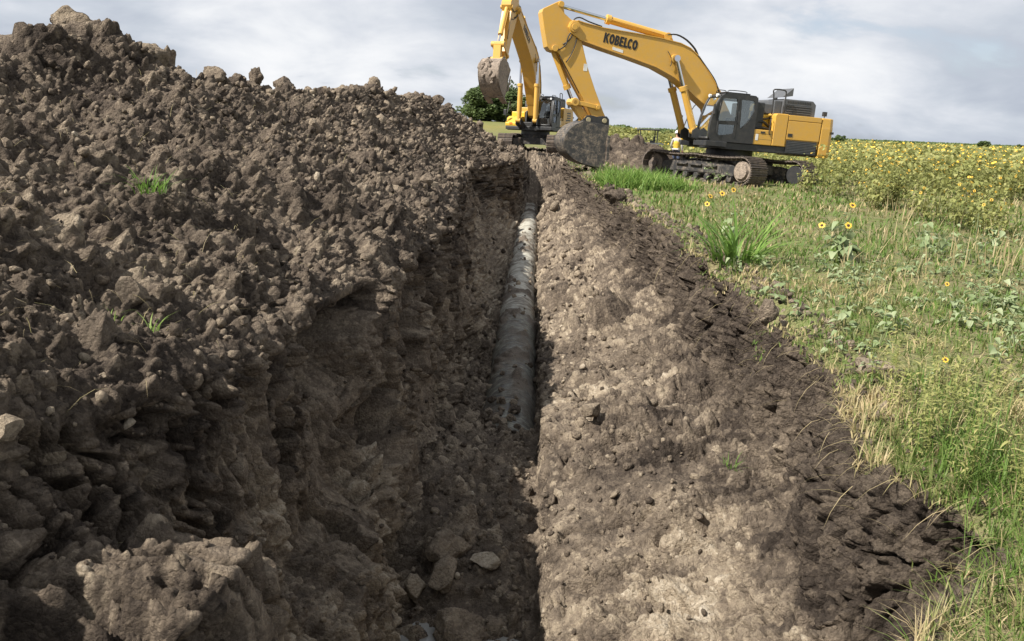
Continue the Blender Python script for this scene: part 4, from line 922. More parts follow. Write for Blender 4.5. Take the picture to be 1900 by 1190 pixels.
def word_mesh():
    """heavy condensed capitals drawn as flat outlines: K O B E L C O, the L running into the C"""
    h = 1.0; t = .285; loops = []
    def ell(cx, cy, rx, ry, a0=0, a1=360, n=28): return [(cx+rx*math.cos(R(a0+(a1-a0)*k/(n if a1-a0 < 360 else n))), cy+ry*math.sin(R(a0+(a1-a0)*k/n))) for k in range(n+(1 if a1-a0 < 360 else 0))]
    out = []
    x = 0                                                               # K
    out.append([[(x,0),(x+t,0),(x+t,.36),(x+.33,.47),(x+.58,0),(x+.86,0),(x+.50,.62),(x+.84,1),(x+.54,1),(x+t,.66),(x+t,1),(x,1)]]); x += .90
    out.append([ell(x+.43,.5,.43,.52), ell(x+.43,.5,.43-t,.52-t+.03)]); x += .95              # O
    b = [(x,0),(x+.45,0)]+ell(x+.45,.27,.27,.27,-90,60,9)+[(x+.52,.52)]+ell(x+.42,.75,.25,.25,-50,90,9)+[(x,1)]
    out.append([b, [(x+t,.19),(x+.42,.19),(x+.47,.29),(x+.42,.40),(x+t,.40)], [(x+t,.60),(x+.40,.60),(x+.45,.70),(x+.40,.80),(x+t,.80)]]); x += .80   # B
    out.append([[(x,0),(x+.64,0),(x+.64,.2),(x+t,.2),(x+t,.4),(x+.58,.4),(x+.58,.6),(x+t,.6),(x+t,.8),(x+.64,.8),(x+.64,1),(x,1)]]); x += .74        # E
    out.append([[(x,0),(x+.62,0),(x+.62,.21),(x+t,.21),(x+t,1),(x,1)]]); x += .56
    co = [(x+.46+.44*math.cos(R(a_)), .5+.52*math.sin(R(a_))) for a_ in range(42, 319, 12)]; ci = [(x+.46+(.44-t)*math.cos(R(a_)), .5+(.52-t+.04)*math.sin(R(a_))) for a_ in range(318, 41, -12)]
    out.append([co+ci]); x += .86
    out.append([ell(x+.43,.5,.43,.52), ell(x+.43,.5,.43-t,.52-t+.03)]); x += .86
    bm = bmesh.new()
    for lp in out:
        me = plate_mesh('l', lp, .02, M['letter']); bm.from_mesh(me); bpy.data.meshes.remove(me)
    me = bpy.data.meshes.new('lettering'); bm.to_mesh(me); bm.free(); me.materials.append(M['letter'])
    return me, x
WORD, WORD_W = word_mesh()

def excavator(label, loc, yaw, pitch, roll, track_yaw, db, da, dk, mudkey, bw, near_detail, prongs=False):
    root = empty('excavator', loc); root.rotation_mode = 'QUATERNION'
    f = Vector((math.cos(yaw)*math.cos(pitch), math.sin(yaw)*math.cos(pitch), math.sin(pitch))); l = Vector((0,0,1)).cross(f).normalized(); u = f.cross(l)
    m3 = Matrix(((f.x,l.x,u.x),(f.y,l.y,u.y),(f.z,l.z,u.z))); root.rotation_quaternion = m3.to_quaternion() @ Euler((roll,0,0)).to_quaternion()
    tag(root, label, 'excavator', 'excavators working along the trench')
    # ---- pose of boom, arm, bucket in the (x,z) plane
    def rot(p, c, a): s_, c_ = math.sin(a), math.cos(a); return (c[0]+c_*(p[0]-c[0])-s_*(p[1]-c[1]), c[1]+s_*(p[0]-c[0])+c_*(p[1]-c[1]))
    foot = (.2,2.15); tip = (6.62,4.9); pA = (5.2,1.86); pB = (5.8,1.85)
    def tb(p): return rot(p, foot, db)
    tip2 = tb(tip)
    def ta(p):
        q = rot(p, tip, db+da); return (q[0]+tip2[0]-tip[0], q[1]+tip2[1]-tip[1])
    pA2 = ta(pA)
    def tk(p):
        q = rot(p, pA, db+da+dk); return (q[0]+pA2[0]-pA[0], q[1]+pA2[1]-pA[1])
    # ---- undercarriage
    uc = empty('undercarriage'); uc.parent = root; uc.rotation_euler = (0,0,track_yaw)
    mb = MB(); mb.box((-.9,-.95,.42),(.9,.95,.80)); 
    for sx in (-1,1):
        for sy in (-1,1): mb.prism([(0,.40),(.5,.40),(.5,.74),(0,.82)], -.18, .18, Matrix.Translation((sx*.85,sy*.8,0)) @ Matrix.Rotation(math.atan2(sy, sx*.55), 4, 'Z'))
    mb.cyl((0,0,.78),(0,0,1.0), .78, n=32)
    uc2 = mb.build('car_body', M['frame'], root, .02); uc2.rotation_euler = (0,0,track_yaw); bpy.data.objects.remove(uc)
    LT, RT, ZC, GA, SW = 2.2, .47, .50, 1.42, .43
    def loop(s):                                                        # point + direction along the chain, s in 0..1
        st = 2*LT; arc = math.pi*RT; tot = 2*st+2*arc; d = (s % 1)*tot
        if d < st: k = d/st; return (-LT+d, ZC-RT), 0.0
        d -= st
        if d < arc: a = d/RT; return (LT+RT*math.sin(a), ZC-RT*math.cos(a)), a
        d -= arc
        if d < st: k = d/st; sag = .055*abs(math.sin(2*math.pi*k))**1.0; return (LT-d, ZC+RT-sag), math.pi
        d -= st; a = d/RT; return (-LT-RT*math.sin(a), ZC+RT*math.cos(a)), math.pi+a
    global SHOE
    if SHOE is None:
        sm_ = MB(); sm_.box((-.104,-SW,-.012),(.104,SW,.016))
        for gx in (-.088, 0, .088): sm_.prism([(gx-.012,.014),(gx+.012,.014),(gx+.007,.055),(gx-.007,.055)], -SW, SW)
        sm_.box((-.11,-.12,-.09),(.11,-.05,-.01)); sm_.box((-.11,.05,-.09),(.11,.12,-.01))
        SHOE = sm_.mesh('track_shoe', M['track'])
    for sy in (1,-1):
        fr = MB(); y0, y1 = sy*GA-.20, sy*GA+.20
        fr.prism([(-1.75,.30),(1.7,.30),(1.85,.42),(1.75,.62),(1.2,.74),(-1.2,.74),(-1.75,.66)], y0, y1)
        fr.box((-1.2, sy*GA+sy*.20-.03, .34),(1.15, sy*GA+sy*.20+.03, .60)); 
        for k in range(3): fr.box((-1.0+k*.72, sy*GA+sy*.23-.03, .56),(-.42+k*.72, sy*GA+sy*.23+.10, .62))
        for k in range(7): fr.cyl((-1.6+k*.53, sy*GA-.26, .20),(-1.6+k*.53, sy*GA+.26, .20), .12, n=12)
        for k in (-.8,.8): fr.cyl((k, sy*GA-.12, .80),(k, sy*GA+.12, .80), .09, n=12)
        t = fr.build('track', M['frame'], root, .012); t.rotation_euler = (0,0,track_yaw)
        d = MB(); d.cyl((-LT, sy*GA-.28, ZC),(-LT, sy*GA+.28, ZC), .34, n=28); d.build('drive_hub', M['black'], t, .01)  # hub coloured black to paint in the shade on the inner track side
        d = MB(); d.cyl((-LT, sy*GA+sy*.28, ZC),(-LT, sy*GA+sy*.31, ZC), .36, n=28); d.cyl((-LT, sy*GA+sy*.30, ZC),(-LT, sy*GA+sy*.40, ZC), .30, .26, n=28)
        for k in range(10): a = k*.628; d.cyl((-LT+.25*math.cos(a), sy*GA+sy*.37, ZC+.25*math.sin(a)),(-LT+.25*math.cos(a), sy*GA+sy*.41, ZC+.25*math.sin(a)), .025, n=6)
        d.build('sprocket', M['bucketm'] if near_detail else M['track'], t, .01)
        d = MB(); d.cyl((LT, sy*GA-.2, ZC),(LT, sy*GA+.2, ZC), .38, n=28); d.cyl((LT, sy*GA-.27, ZC),(LT, sy*GA+.27, ZC), .12, n=14); d.build('idler', M['track'], t, .01)
        n = 54
        for k in range(n):
            (px, pz), a = loop((k+.5)/n)
            o = bpy.data.objects.new('track_shoe', SHOE); link(o, t); o.location = (px, sy*GA, pz); o.rotation_euler = (0, -a+math.pi, 0) ; o.rotation_euler.x = 0
    # ---- upper structure: deck, body, counterweight
    b = MB(); b.box((-2.75,-1.42,1.22),(1.1,1.42,1.46)); b.box((.9,-1.42,1.26),(1.42,-.55,1.45)); b.box((.9,.45,1.28),(1.72,1.5,1.47)); b.box((-.4,-.5,1.2),(1.0,.5,1.7))
    b.prism([(-.2,1.4),(.65,1.4),(.5,2.35),(.1,2.4),(-.2,1.9)], -.50, -.40); b.prism([(-.2,1.4),(.65,1.4),(.5,2.35),(.1,2.4),(-.2,1.9)], .34, .44)
    b.cyl((0,0,.98),(0,0,1.24), .86, n=36)
    b.build('deck', M['black'], root, .02)
    b = MB(); b.prism([(.35,1.45),(1.38,1.45),(1.40,1.62),(1.12,1.9),(.78,2.02),(.35,2.02)], -1.45, -.62); b.box((-1.3,-1.42,1.46),(.35,-.6,2.3))
    tb_ = b.build('tool_box', M['yellow_lit'], root, .035)
    q = MB(); q.box((1.2,-1.2,1.55),(1.412,-1.02,1.66)); q.build('front_lamp', M['orange'], tb_)
    b = MB(); b.box((-.86,.55,1.47),(-.06,1.46,2.0)); cb_ = b.build('storage_box', M['yellow'], root, .02)
    q = MB(); q.box((-.55,1.455,1.88),(-.38,1.475,1.94)); q.build('latch', M['black'], cb_)
    q = MB(); q.box((-.30,1.458,1.62),(-.20,1.468,1.84)); q.build('label_sticker', M['sticker'], cb_)
    q = MB(); q.box((-.85,1.455,1.66),(-.07,1.462,1.668)); q.box((-.85,1.455,1.855),(-.07,1.462,1.863)); q.build('seam', M['black'], cb_)
    b = MB(); b.prism([(-1.40,1.47),(-.88,1.47),(-.88,2.55),(-.95,2.62),(-1.40,2.62)], .35, 1.47); fb = b.build('filter_cabinet', M['yellow'], root, .025)
    q = MB(); q.box((-.885,.40,2.1),(-.40,1.0,2.56)); q.build('inner_cover', M['yellow_lit'], fb, .03)
    q = MB(); q.tube([(-.78,1.40,2.42),(-.72,1.47,2.40),(-.70,1.48,2.2),(-.70,1.48,1.9),(-.76,1.48,1.86)], .018); q.build('grab_handle', M['black'], fb, smooth=True)
    b = MB(); b.box((-.50,-.55,1.46),(-.14,1.30,2.95)); b.build('pump_housing', M['black'], root, .03)
    for pth, rd in (([(-.2,1.2,2.2),(-.45,1.3,2.3),(-.8,1.2,2.15)], .05), ([(-.15,1.3,2.0),(-.5,1.35,2.08),(-.85,1.25,2.02)], .04), ([(-.2,1.1,2.45),(-.5,1.2,2.38),(-.86,1.1,2.45)], .035)):
        b = MB(); b.tube(pth, rd); b.build('hydraulic_hose', M['rubber'], root, smooth=True)
    b = MB(); b.box((-2.78,-1.42,1.46),(-1.40,1.42,2.60)); eb = b.build('engine_body', M['yellow'], root, .03)
    q = MB(); q.box((-2.765,1.42,1.74),(-1.425,1.462,2.40)); q.build('engine_door', M['yellow'], eb, .012)
    q = MB(); q.box((-2.765,1.42,2.42),(-1.425,1.462,2.60)); q.build('upper_panel', M['yellow'], eb, .012)
    q = MB(); q.box((-2.70,1.425,1.24),(-1.46,1.47,1.71)); q.build('side_grille', M['black'], eb, .01)
    q = MB()
    for k in range(7): q.box((-2.66,1.468,1.29+k*.057),(-1.50,1.478,1.312+k*.057))
    q.build('grille_slat', M['dgrey'], eb)
    q = MB(); q.box((-1.65,1.46,1.84),(-1.47,1.475,1.95)); q.build('latch', M['black'], eb)
    if not near_detail:
        for k in range(4):
            q = MB(); q.box((-2.5,1.46,2.28-k*.14),(-1.7,1.475,2.36-k*.14)); q.build('vent_slot', M['black'], eb)
    # counterweight: rounded back
    pts = [(-2.80,1.46),(-3.15,1.46),(-3.34,1.34)] + [(-3.74+.36*(y/1.2)**2, y) for y in np.linspace(1.15,-1.15,9)] + [(-3.34,-1.34),(-3.15,-1.46),(-2.80,-1.46)]
    b = MB(); n = len(pts); lv = [(1.18,.95),(1.30,1.0),(2.22,1.0),(2.30,.985),(2.60,.95)]
    cvx = -2.9; vs = []
    for z, k in lv:
        for x, y in pts: vs.append((cvx+(x-cvx)*k if x < cvx else x, y*(k if k < 1 else 1)**.35, z))
    fs = [(i*n+j, i*n+(j+1) % n, (i+1)*n+(j+1) % n, (i+1)*n+j) for i in range(len(lv)-1) for j in range(n)] + [tuple(range(n-1,-1,-1)), tuple(range((len(lv)-1)*n, len(lv)*n))]
    b.add(vs, [tuple(reversed(q)) for q in fs]); cw = b.build('counterweight', M['yellow'], root, .03)
    q = MB(); q.box((-3.32,1.20,2.05),(-3.24,1.47,2.13)); q.build('side_lamp', M['black'], cw)
    q = MB(); q.tube([(-3.0,1.2,2.6),(-3.0,1.2,2.72)], .02); q.box((-3.08,1.12,2.68),(-2.94,1.24,2.84), Matrix.Rotation(R(0),4,'Y')); q.build('rear_camera', M['black'], cw, .01)
    # hood over the engine
    b = MB(); b.prism([(-2.70,2.60),(-1.36,2.60),(-1.36,3.14),(-1.42,3.18),(-2.56,3.18),(-2.70,3.06)], -.95, 1.05); hd = b.build('engine_hood', M['dgrey'], root, .03)
    for r_ in range(1):
        for k in range(14): q = MB(); q.box((-2.46+k*.07,1.045,3.04),(-2.425+k*.07,1.058,3.12)); q.build('hood_slot', M['black'], hd)
    q = MB()
    q.box((-2.5,1.045,2.66),(-1.5,1.056,2.98)); q.build('hood_vent', M['black'], hd)
    q = MB(); 
    for k in range(4): q.box((-2.5,1.054,2.69+k*.08),(-1.5,1.068,2.72+k*.08))
    q.build('vent_louvre', M['dgrey'], hd)
    b = MB(); b.box((-1.36,-.9,2.60),(-1.05,.95,3.10)); b.box((-1.05,-.9,2.6),(-.52,.9,2.96)); b.build('air_cleaner_cover', M['dgrey'], root, .03)
    b = MB(); b.prism([(-1.3,3.22),(-1.34,3.25),(-1.72,3.58),(-1.72,3.30)], -.1, 1.0) if near_detail else b.box((-1.5,-.2,3.18),(-1.2,.2,3.22)); b.build('raised_cover', M['dgrey'], root, .005)
    b = MB(); b.cyl((-1.9,-.5,3.15),(-1.9,-.5,3.5), .07, n=14); b.build('exhaust', M['black'], root)
    b = MB(); b.tube([(-.86,1.2,2.58),(-.84,1.2,3.2),(-.80,1.2,3.42),(-.95,1.2,3.46),(-1.15,1.2,3.46),(-1.30,1.2,3.42),(-1.32,1.2,3.2),(-1.32,1.2,2.58)], .026, 8); b.build('handrail', M['black'], root, smooth=True)
    b = MB(); b.tube([(1.36,-1.38,1.62),(1.30,-1.38,2.1),(1.02,-1.38,2.75),(.80,-1.38,2.8),(.6,-1.38,2.3)], .022, 8); b.tube([(1.36,-1.38,1.95),(1.44,-1.42,2.0),(1.44,-1.44,2.3)], .015); b.build('front_handrail', M['black'], root, smooth=True)
    b = MB(); b.box((1.42,-1.56,2.05),(1.46,-1.38,2.38)); b.build('mirror', M['black'], root, .02)
    if near_detail:
        b = MB(); b.tube([(1.75,.35,1.5),(2.0,.3,2.2),(2.02,.3,2.5)], .018); b.build('mirror_arm', M['black'], root, smooth=True)
    # ---- cab
    y0, y1 = .48, 1.48
    outer = [(1.56,1.47),(1.63,1.62),(1.64,1.95),(1.58,2.35),(1.46,2.75),(1.33,3.02),(1.18,3.13),(.95,3.16),(.0,3.14),(-.10,3.06),(-.12,2.8),(-.12,1.47)]
    w1 = [(1.25,2.94),(1.20,2.97),(.72,2.98),(.68,2.95),(.64,2.22),(1.31,2.18),(1.34,2.25)]
    w2 = [(1.30,2.06),(.67,2.08),(.70,1.80),(.76,1.76),(1.24,1.68),(1.29,1.72)]
    w3 = [(.52,2.97),(.06,2.96),(.0,2.9),(-.02,2.62),(.10,2.34),(.30,2.10),(.44,1.98),(.47,2.0)]
    cab = link(bpy.data.objects.new('cab', plate_mesh('cab', [outer, w1, w2, w3], .05, M['black'])), root); cab.location = (0, y1-.03, 0)
    cab2 = link(bpy.data.objects.new('cab_side', plate_mesh('cab_side', [outer, [(1.25,2.94),(.1,2.94),(.05,2.2),(1.3,2.1)]], .05, M['black'])), cab); cab2.location = (0, y0-y1+.06, 0)
    b = MB(); b.prism([(1.36,3.00),(1.18,3.13),(.95,3.165),(.0,3.145),(-.10,3.06),(-.06,3.0)], y0+.03-y1, 0.0); b.box((1.12,-.9,3.16),(.15,-.1,3.20)); b.build('cab_roof', M['black'], cab, .02)
    b = MB(); b.tube([(.75,-.85,3.2),(.8,-.8,3.28),(1.1,-.8,3.28),(1.12,-.85,3.18)], .016); b.tube([(.3,-.2,3.18),(.3,-.2,3.26),(.95,-.2,3.26),(.98,-.2,3.16)], .016); b.build('roof_rail', M['black'], cab, smooth=True)
    b = MB(); b.box((-.12,y0-y1+.06,1.47),(-.07,-.03,2.1)); b.box((-.12,y0-y1+.06,2.95),(-.07,-.03,3.1)); b.box((-.1,y0-y1+.05,1.47),(1.56,-.05,1.53)); b.build('cab_floor', M['black'], cab)
    b = MB()
    fp = [(1.62,1.55),(1.645,1.95),(1.585,2.35),(1.465,2.75),(1.335,3.02)]
    for yy in (-.06, y0-y1+.06): b.tube([(x-.02, yy, z) for x, z in fp], .038, 6, 2)
    b.tube([(1.58,-.06,2.05),(1.58,y0-y1+.06,2.05)], .02); b.tube([(1.6,-.06,1.56),(1.6,y0-y1+.06,1.56)], .05); b.tube([(1.31,-.06,3.04),(1.31,y0-y1+.06,3.04)], .045)
    b.build('front_frame', M['black'], cab, smooth=True)
    for nm, pp in (('door_window', w1), ('lower_door_window', w2), ('rear_side_window', w3)):
        o = link(bpy.data.objects.new(nm, plate_mesh(nm, [pp], .012, M['glass'])), cab); o.location = (0, -.008, 0)
    b = MB(); ys_ = (-.09, y0-y1+.09)
    b.add([(x-.03, yy, z) for x, z in fp for yy in ys_], [(2*k, 2*k+1, 2*k+3, 2*k+2) for k in range(len(fp)-1)]); b.build('windscreen', M['glass'], cab)
    b = MB(); b.add([(-.11,-.08,2.1),(-.11,y0-y1+.09,2.1),(-.11,y0-y1+.09,2.95),(-.11,-.08,2.95)], [(0,1,2,3)]); b.build('rear_window', M['glass'], cab)
    b = MB(); b.box((.62,.0,1.62),(.665,.035,3.0)); b.tube([(.60,.03,2.15),(.60,.07,2.2),(.60,.07,2.5),(.60,.03,2.55)], .014); b.tube([(1.36,.03,1.75),(1.38,.08,1.8),(1.36,.08,2.7),(1.3,.03,2.8)], .015); b.build('door_handle', M['black'], cab)
    b = MB(); b.prism([(-.115,1.98),(.10,1.66),(.50,1.55),(.98,1.51),(.98,1.54),(.55,1.60),(.22,1.72),(-.03,1.98)], .0, .012); b.prism([(-.115,1.80),(.0,1.62),(.35,1.52),(-.115,1.50)], .0, .012); b.build('silver_stripe', M['silver'], cab)
    b = MB(); b.box((.15,-.72,1.53),(.7,-.22,1.95)); b.prism([(.12,1.9),(.30,1.9),(.16,2.65),(.02,2.65)], -.70, -.24); b.box((.05,-.6,2.66),(.15,-.34,2.86)); b.box((.3,-.2,1.6),(.95,-.1,2.12)); b.box((.3,-.82,1.6),(.95,-.74,2.12)); b.tube([(.9,-.15,2.1),(.95,-.15,2.3)], .02); b.tube([(.9,-.78,2.1),(.95,-.78,2.3)], .02); b.box((1.3,-.75,1.53),(1.36,-.55,2.3))
    b.build('operator_seat', M['seat'], cab, .03)
    for yy in (-.15,-.75):
        q = MB(); q.cyl((1.36,yy,3.06),(1.44,yy,3.05), .05, .06, 12); q.build('work_lamp', M['lamp'], cab)
    q = MB(); q.tube([(1.5,.03,2.35),(1.6,.12,2.45)], .012); q.box((1.58,.06,2.38),(1.61,.2,2.72)); q.build('cab_mirror', M['black'], cab, .01)
    # ---- boom
    bo = [(6.78,5.04),(6.66,5.13),(6.5,5.13),(6.26,5.08),(5.53,4.985),(4.32,4.93),(3.32,4.86),(2.62,4.77),(2.22,4.64),(1.84,4.38),(1.43,3.94),(.81,3.2),(.30,2.48),(-.02,2.28),(-.05,2.08),(.14,1.94),(.42,1.98),(.95,2.42),(1.45,2.79),(1.81,3.01),(2.38,3.40),(2.72,3.60),(3.45,3.88),(4.46,4.11),(5.46,4.31),(6.38,4.52),(6.72,4.70),(6.83,4.88)]
    b = MB(); b.prism([tb(p) for p in bo], -.34, .34); boom = b.build('boom', M['yellow'], root, .02)
    b = MB()                                                            # flange plates standing proud along top and bottom
    top = bo[2:12]; low = bo[17:26]
    for seq in (top, low):
        for p, q_ in zip(seq[:-1], seq[1:]):
            p2, q2 = tb(p), tb(q_); dx, dz = q2[0]-p2[0], q2[1]-p2[1]; L_ = math.hypot(dx, dz); nx, nz = -dz/L_*.014, dx/L_*.014
            b.prism([(p2[0]-nx,p2[1]-nz),(q2[0]-nx,q2[1]-nz),(q2[0]+nx,q2[1]+nz),(p2[0]+nx,p2[1]+nz)], -.37, .37)
    b.build('flange', M['yellow'], boom)
    for p, r_ in ((tip,.17),((2.78,4.22),.15),(foot,.16)):
        b = MB(); q_ = tb(p); b.cyl((q_[0],-.42,q_[1]),(q_[0],.42,q_[1]), r_, n=20); b.cyl((q_[0],-.46,q_[1]),(q_[0],.46,q_[1]), r_*.6, n=16); b.build('pin_boss', M['yellow'], boom, .008)
    q_ = MB(); e1, e2 = tb((2.82,4.80)), tb((3.15,4.82)); e3 = tb((3.0,5.10)); e4 = tb((3.2,5.02))
    for yy in (-.19, .13): q_.prism([e1, e2, e4, e3], yy, yy+.06)
    q_.build('cylinder_bracket', M['yellow'], boom)
    hgt = .33; P0, P1 = tb((5.52,4.52)), tb((4.26,4.36)); dx, dz = P1[0]-P0[0], P1[1]-P0[1]; L_ = math.hypot(dx, dz); sc = L_/WORD_W
    for sy in (1,-1):
        o = link(bpy.data.objects.new('lettering', WORD), boom)
        A0, A1 = (P0, P1) if sy > 0 else (P1, P0); ux, uz = (A1[0]-A0[0])/L_, (A1[1]-A0[1])/L_; vx, vz = (uz, -ux) if sy > 0 else (-uz, ux)
        X_ = Vector((ux,0,uz)); Z_ = Vector((vx,0,vz)); 
        if Z_.z < 0: Z_ = -Z_
        Y_ = Z_.cross(X_)
        o.matrix_local = Matrix(((X_.x*sc,Y_.x*.5,Z_.x*hgt,A0[0]),(X_.y*sc,Y_.y*.5,Z_.y*hgt,sy*.345),(X_.z*sc,Y_.z*.5,Z_.z*hgt,A0[1]),(0,0,0,1)))
    if near_detail:
        q_ = MB(); A0, A1 = tb((5.15,4.40)), tb((4.75,4.32)); q_.prism([A0, A1, (A1[0],A1[1]-.10),(A0[0],A0[1]-.10)], .339, .347); q_.build('label_sticker', M['sticker'], boom)
    b = MB()
    for yy in (.16,.24): b = MB(); b.tube([(*[tb((3.1,5.02))[0]], yy, tb((3.1,5.02))[1])]+[(tb(p)[0], yy, tb(p)[1]) for p in ((2.75,5.06),(2.35,4.92),(2.0,4.66),(1.85,4.45))], .022, 6); b.build('hose', M['rubber'], boom, smooth=True)
    b = MB(); b.tube([(tb(p)[0], .30, tb(p)[1]) for p in ((6.95,4.3),(6.75,4.45),(6.62,4.75),(6.66,5.1),(6.45,5.24),(6.1,5.14),(5.6,5.03))], .024, 6)
    b.build('hose', M['rubber'], boom, smooth=True); b = MB(); b.tube([(tb(p)[0], .36, tb(p)[1]) for p in ((1.9,4.42),(1.45,3.98),(1.1,3.6),(.9,3.2))], .02, 6)
    b.build('hose', M['rubber'], boom, smooth=True); b = MB(); b.tube([(tb(p)[0], .40, tb(p)[1]) for p in ((3.1,4.45),(2.95,4.25),(2.9,4.05),(2.95,3.95))], .013, 6)
    b.build('hose', M['rubber'], boom, smooth=True)
    # ---- arm
    ao = [(7.06,5.66),(7.16,5.72),(7.28,5.66),(7.75,5.40),(7.79,5.28),(7.66,4.75),(7.50,4.18),(7.38,4.06),(7.08,4.02),(6.8,3.60),(6.03,2.55),(5.48,1.72),(5.30,1.64),(5.10,1.70),(5.04,1.88),(5.2,2.12),(5.6,2.87),(5.95,3.6),(6.28,4.5),(6.42,4.85),(6.52,5.06),(6.74,5.16),(6.98,5.32)]
    b = MB(); b.prism([ta(p) for p in ao], -.27, .27); arm = b.build('arm', M['yellow'], root, .02)
    for p, r_ in (((7.13,5.60),.10),((7.22,4.15),.11),((5.46,2.31),.11),(pA,.12)):
        b = MB(); q_ = ta(p); b.cyl((q_[0],-.34,q_[1]),(q_[0],.34,q_[1]), r_, n=18); b.build('pin_boss', M['yellow'], arm, .008)
    if near_detail:
        q_ = MB(); A0 = ta((6.05,3.62)); q_.box((A0[0]-.07,.268,A0[1]-.12),(A0[0]+.07,.276,A0[1]+.12)); q_.build('label_sticker', M['sticker'], arm)
    b = MB(); 
    b.tube([(ta(p)[0], .31, ta(p)[1]) for p in ((6.60,4.85),(6.78,4.6),(6.85,4.3),(7.1,4.1),(7.28,4.12))], .022, 6)
    b.build('hose', M['rubber'], arm, smooth=True); b = MB(); b.tube([(ta(p)[0], .30, ta(p)[1]) for p in ((6.45,4.75),(6.5,4.35),(6.62,4.0),(6.78,3.72))], .020, 6)
    b.build('hose', M['rubber'], arm, smooth=True); b = MB(); b.tube([(ta(p)[0], .285, ta(p)[1]) for p in ((7.05,3.95),(6.6,3.3),(6.2,2.72))], .014, 6)
    b.build('hose', M['rubber'], arm, smooth=True)
    # ---- cylinders
    def cyl(name, a, c, frac, rb, rr, yy, barrel_first):
        A = Vector((a[0],yy,a[1])); C_ = Vector((c[0],yy,c[1])); d = C_-A; mid_ = A+d*frac
        b = MB(); b.cyl(A, mid_, rb, n=18); dn = d.normalized(); b.cyl(mid_-dn*.10, mid_+dn*.06, rb*1.28, n=18); b.cyl((A.x,yy-.12,A.z),(A.x,yy+.12,A.z), rb*1.05, n=16)
        sd_ = Vector((0,1,0)); b.tube([A+dn*.2+sd_*rb*1.1, A+d*.3+sd_*rb*1.2, mid_-dn*.1+sd_*rb*1.15], .02, 5)
        o = b.build(name, M['yellow'], root, .006)
        q = MB(); q.cyl(mid_, C_, rr, n=16); q.cyl((C_.x,yy-.11,C_.z),(C_.x,yy+.11,C_.z), rb*.9, n=16); q.build('rod', M['chrome'], o, smooth=False)
    for yy in (-.50,.50): cyl('boom_cylinder', (1.78,1.78), tb((2.78,4.22)), .60, .125, .075, yy, True)
    b = MB()
    for yy in (-.50,.50): b.prism([(1.0,1.3),(1.88,1.55),(1.9,1.78),(1.75,1.9),(1.0,1.55)], yy-.16, yy-.11); b.prism([(1.0,1.3),(1.88,1.55),(1.9,1.78),(1.75,1.9),(1.0,1.55)], yy+.11, yy+.16)
    b.build('cylinder_lug', M['black'], root)
    cyl('arm_cylinder', tb((3.02,4.98)), ta((7.13,5.60)), .56, .13, .07, 0, True)
    # linkage: solve the knee so that both links keep their lengths
    I = ta((5.46,2.31)); B2 = tk(pB); r1 = math.dist((5.46,2.31),(6.32,2.42)); r2 = math.dist((6.32,2.42), pB)
    d = math.dist(I, B2); d = min(d, (r1+r2)*.999); a_ = (r1*r1-r2*r2+d*d)/(2*d); h_ = math.sqrt(max(r1*r1-a_*a_, 0)); ex, ez = (B2[0]-I[0])/d, (B2[1]-I[1])/d
    cand = [(I[0]+ex*a_-ez*h_*s_, I[1]+ez*a_+ex*h_*s_) for s_ in (1,-1)]; ref = ta((6.32,2.42)); K = min(cand, key=lambda q: math.dist(q, ref))
    cyl('bucket_cylinder', ta((7.22,4.15)), K, .72, .105, .06, 0, True)
    def link_bar(name, p, q, w, y_a, y_b, mat):
        dx, dz = q[0]-p[0], q[1]-p[1]; L_ = math.hypot(dx, dz); nx, nz = -dz/L_*w, dx/L_*w; ux, uz = dx/L_*w*.8, dz/L_*w*.8
        b = MB()
        for ya, yb in ((y_a, y_b), (-y_b, -y_a)) if y_a > .02 else ((y_a, y_b),):
            b.prism([(p[0]-nx-ux,p[1]-nz-uz),(q[0]-nx+ux,q[1]-nz+uz),(q[0]+nx+ux,q[1]+nz+uz),(p[0]+nx-ux,p[1]+nz-uz)], ya, yb)
        for e in (p, q): b.cyl((e[0],-.36,e[1]),(e[0],.36,e[1]), w*1.1, n=16)
        b.build(name, mat, root, .015)
    link_bar('idler_link', I, K, .075, .28, .34, M['yellow']); link_bar('bucket_link', K, B2, .13, -.2, .2, M['yellow'])
    # ---- bucket
    oc = [(5.78,2.00),(6.02,1.80),(6.42,1.58),(6.64,1.30),(6.70,1.00),(6.56,.68),(6.22,.42),(5.75,.27),(5.20,.22)]
    oc = [(5.2+(x-5.2)*1.0, 1.86+(z-1.86)*(1.0 if not prongs else 1.12)) for x, z in oc]
    def smooth_curve(P_):
        Q_ = []
        for i in range(len(P_)-1):
            a0, a1, a2, a3 = [Vector((*P_[min(max(j, 0), len(P_)-1)], 0)) for j in (i-1, i, i+1, i+2)]
            for k in range(4): t = k/4; v = .5*((2*a1)+(a2-a0)*t+(2*a0-5*a1+4*a2-a3)*t*t+(3*a1-a0-3*a2+a3)*t**3); Q_.append((v.x, v.y))
        return Q_+[P_[-1]]
    oc = [oc[0]]+smooth_curve(oc[1:])
    ic = [(x-.09*(x-5.6)/1.1-.02, z-.05 if z > 1.2 else z+.06) for x, z in oc]
    mk = M[mudkey]
    b = MB()
    for (p, q_, p_i, q_i) in zip(oc[1:-1], oc[2:], ic[1:-1], ic[2:]): b.prism([tk(p), tk(q_), tk(q_i), tk(p_i)], -bw, bw)
    side = [(5.06,1.70)]+[(5.25,1.72),(5.75,1.78)]+oc[1:]+[(5.10,.50),(5.14,1.1)]
    for yy in (-bw, bw-.05): b.prism([tk(p) for p in side], yy-.012 if yy < 0 else yy, yy+.05 if yy < 0 else yy+.062)
    bk = b.build('bucket', mk, root, .012)
    b = MB()
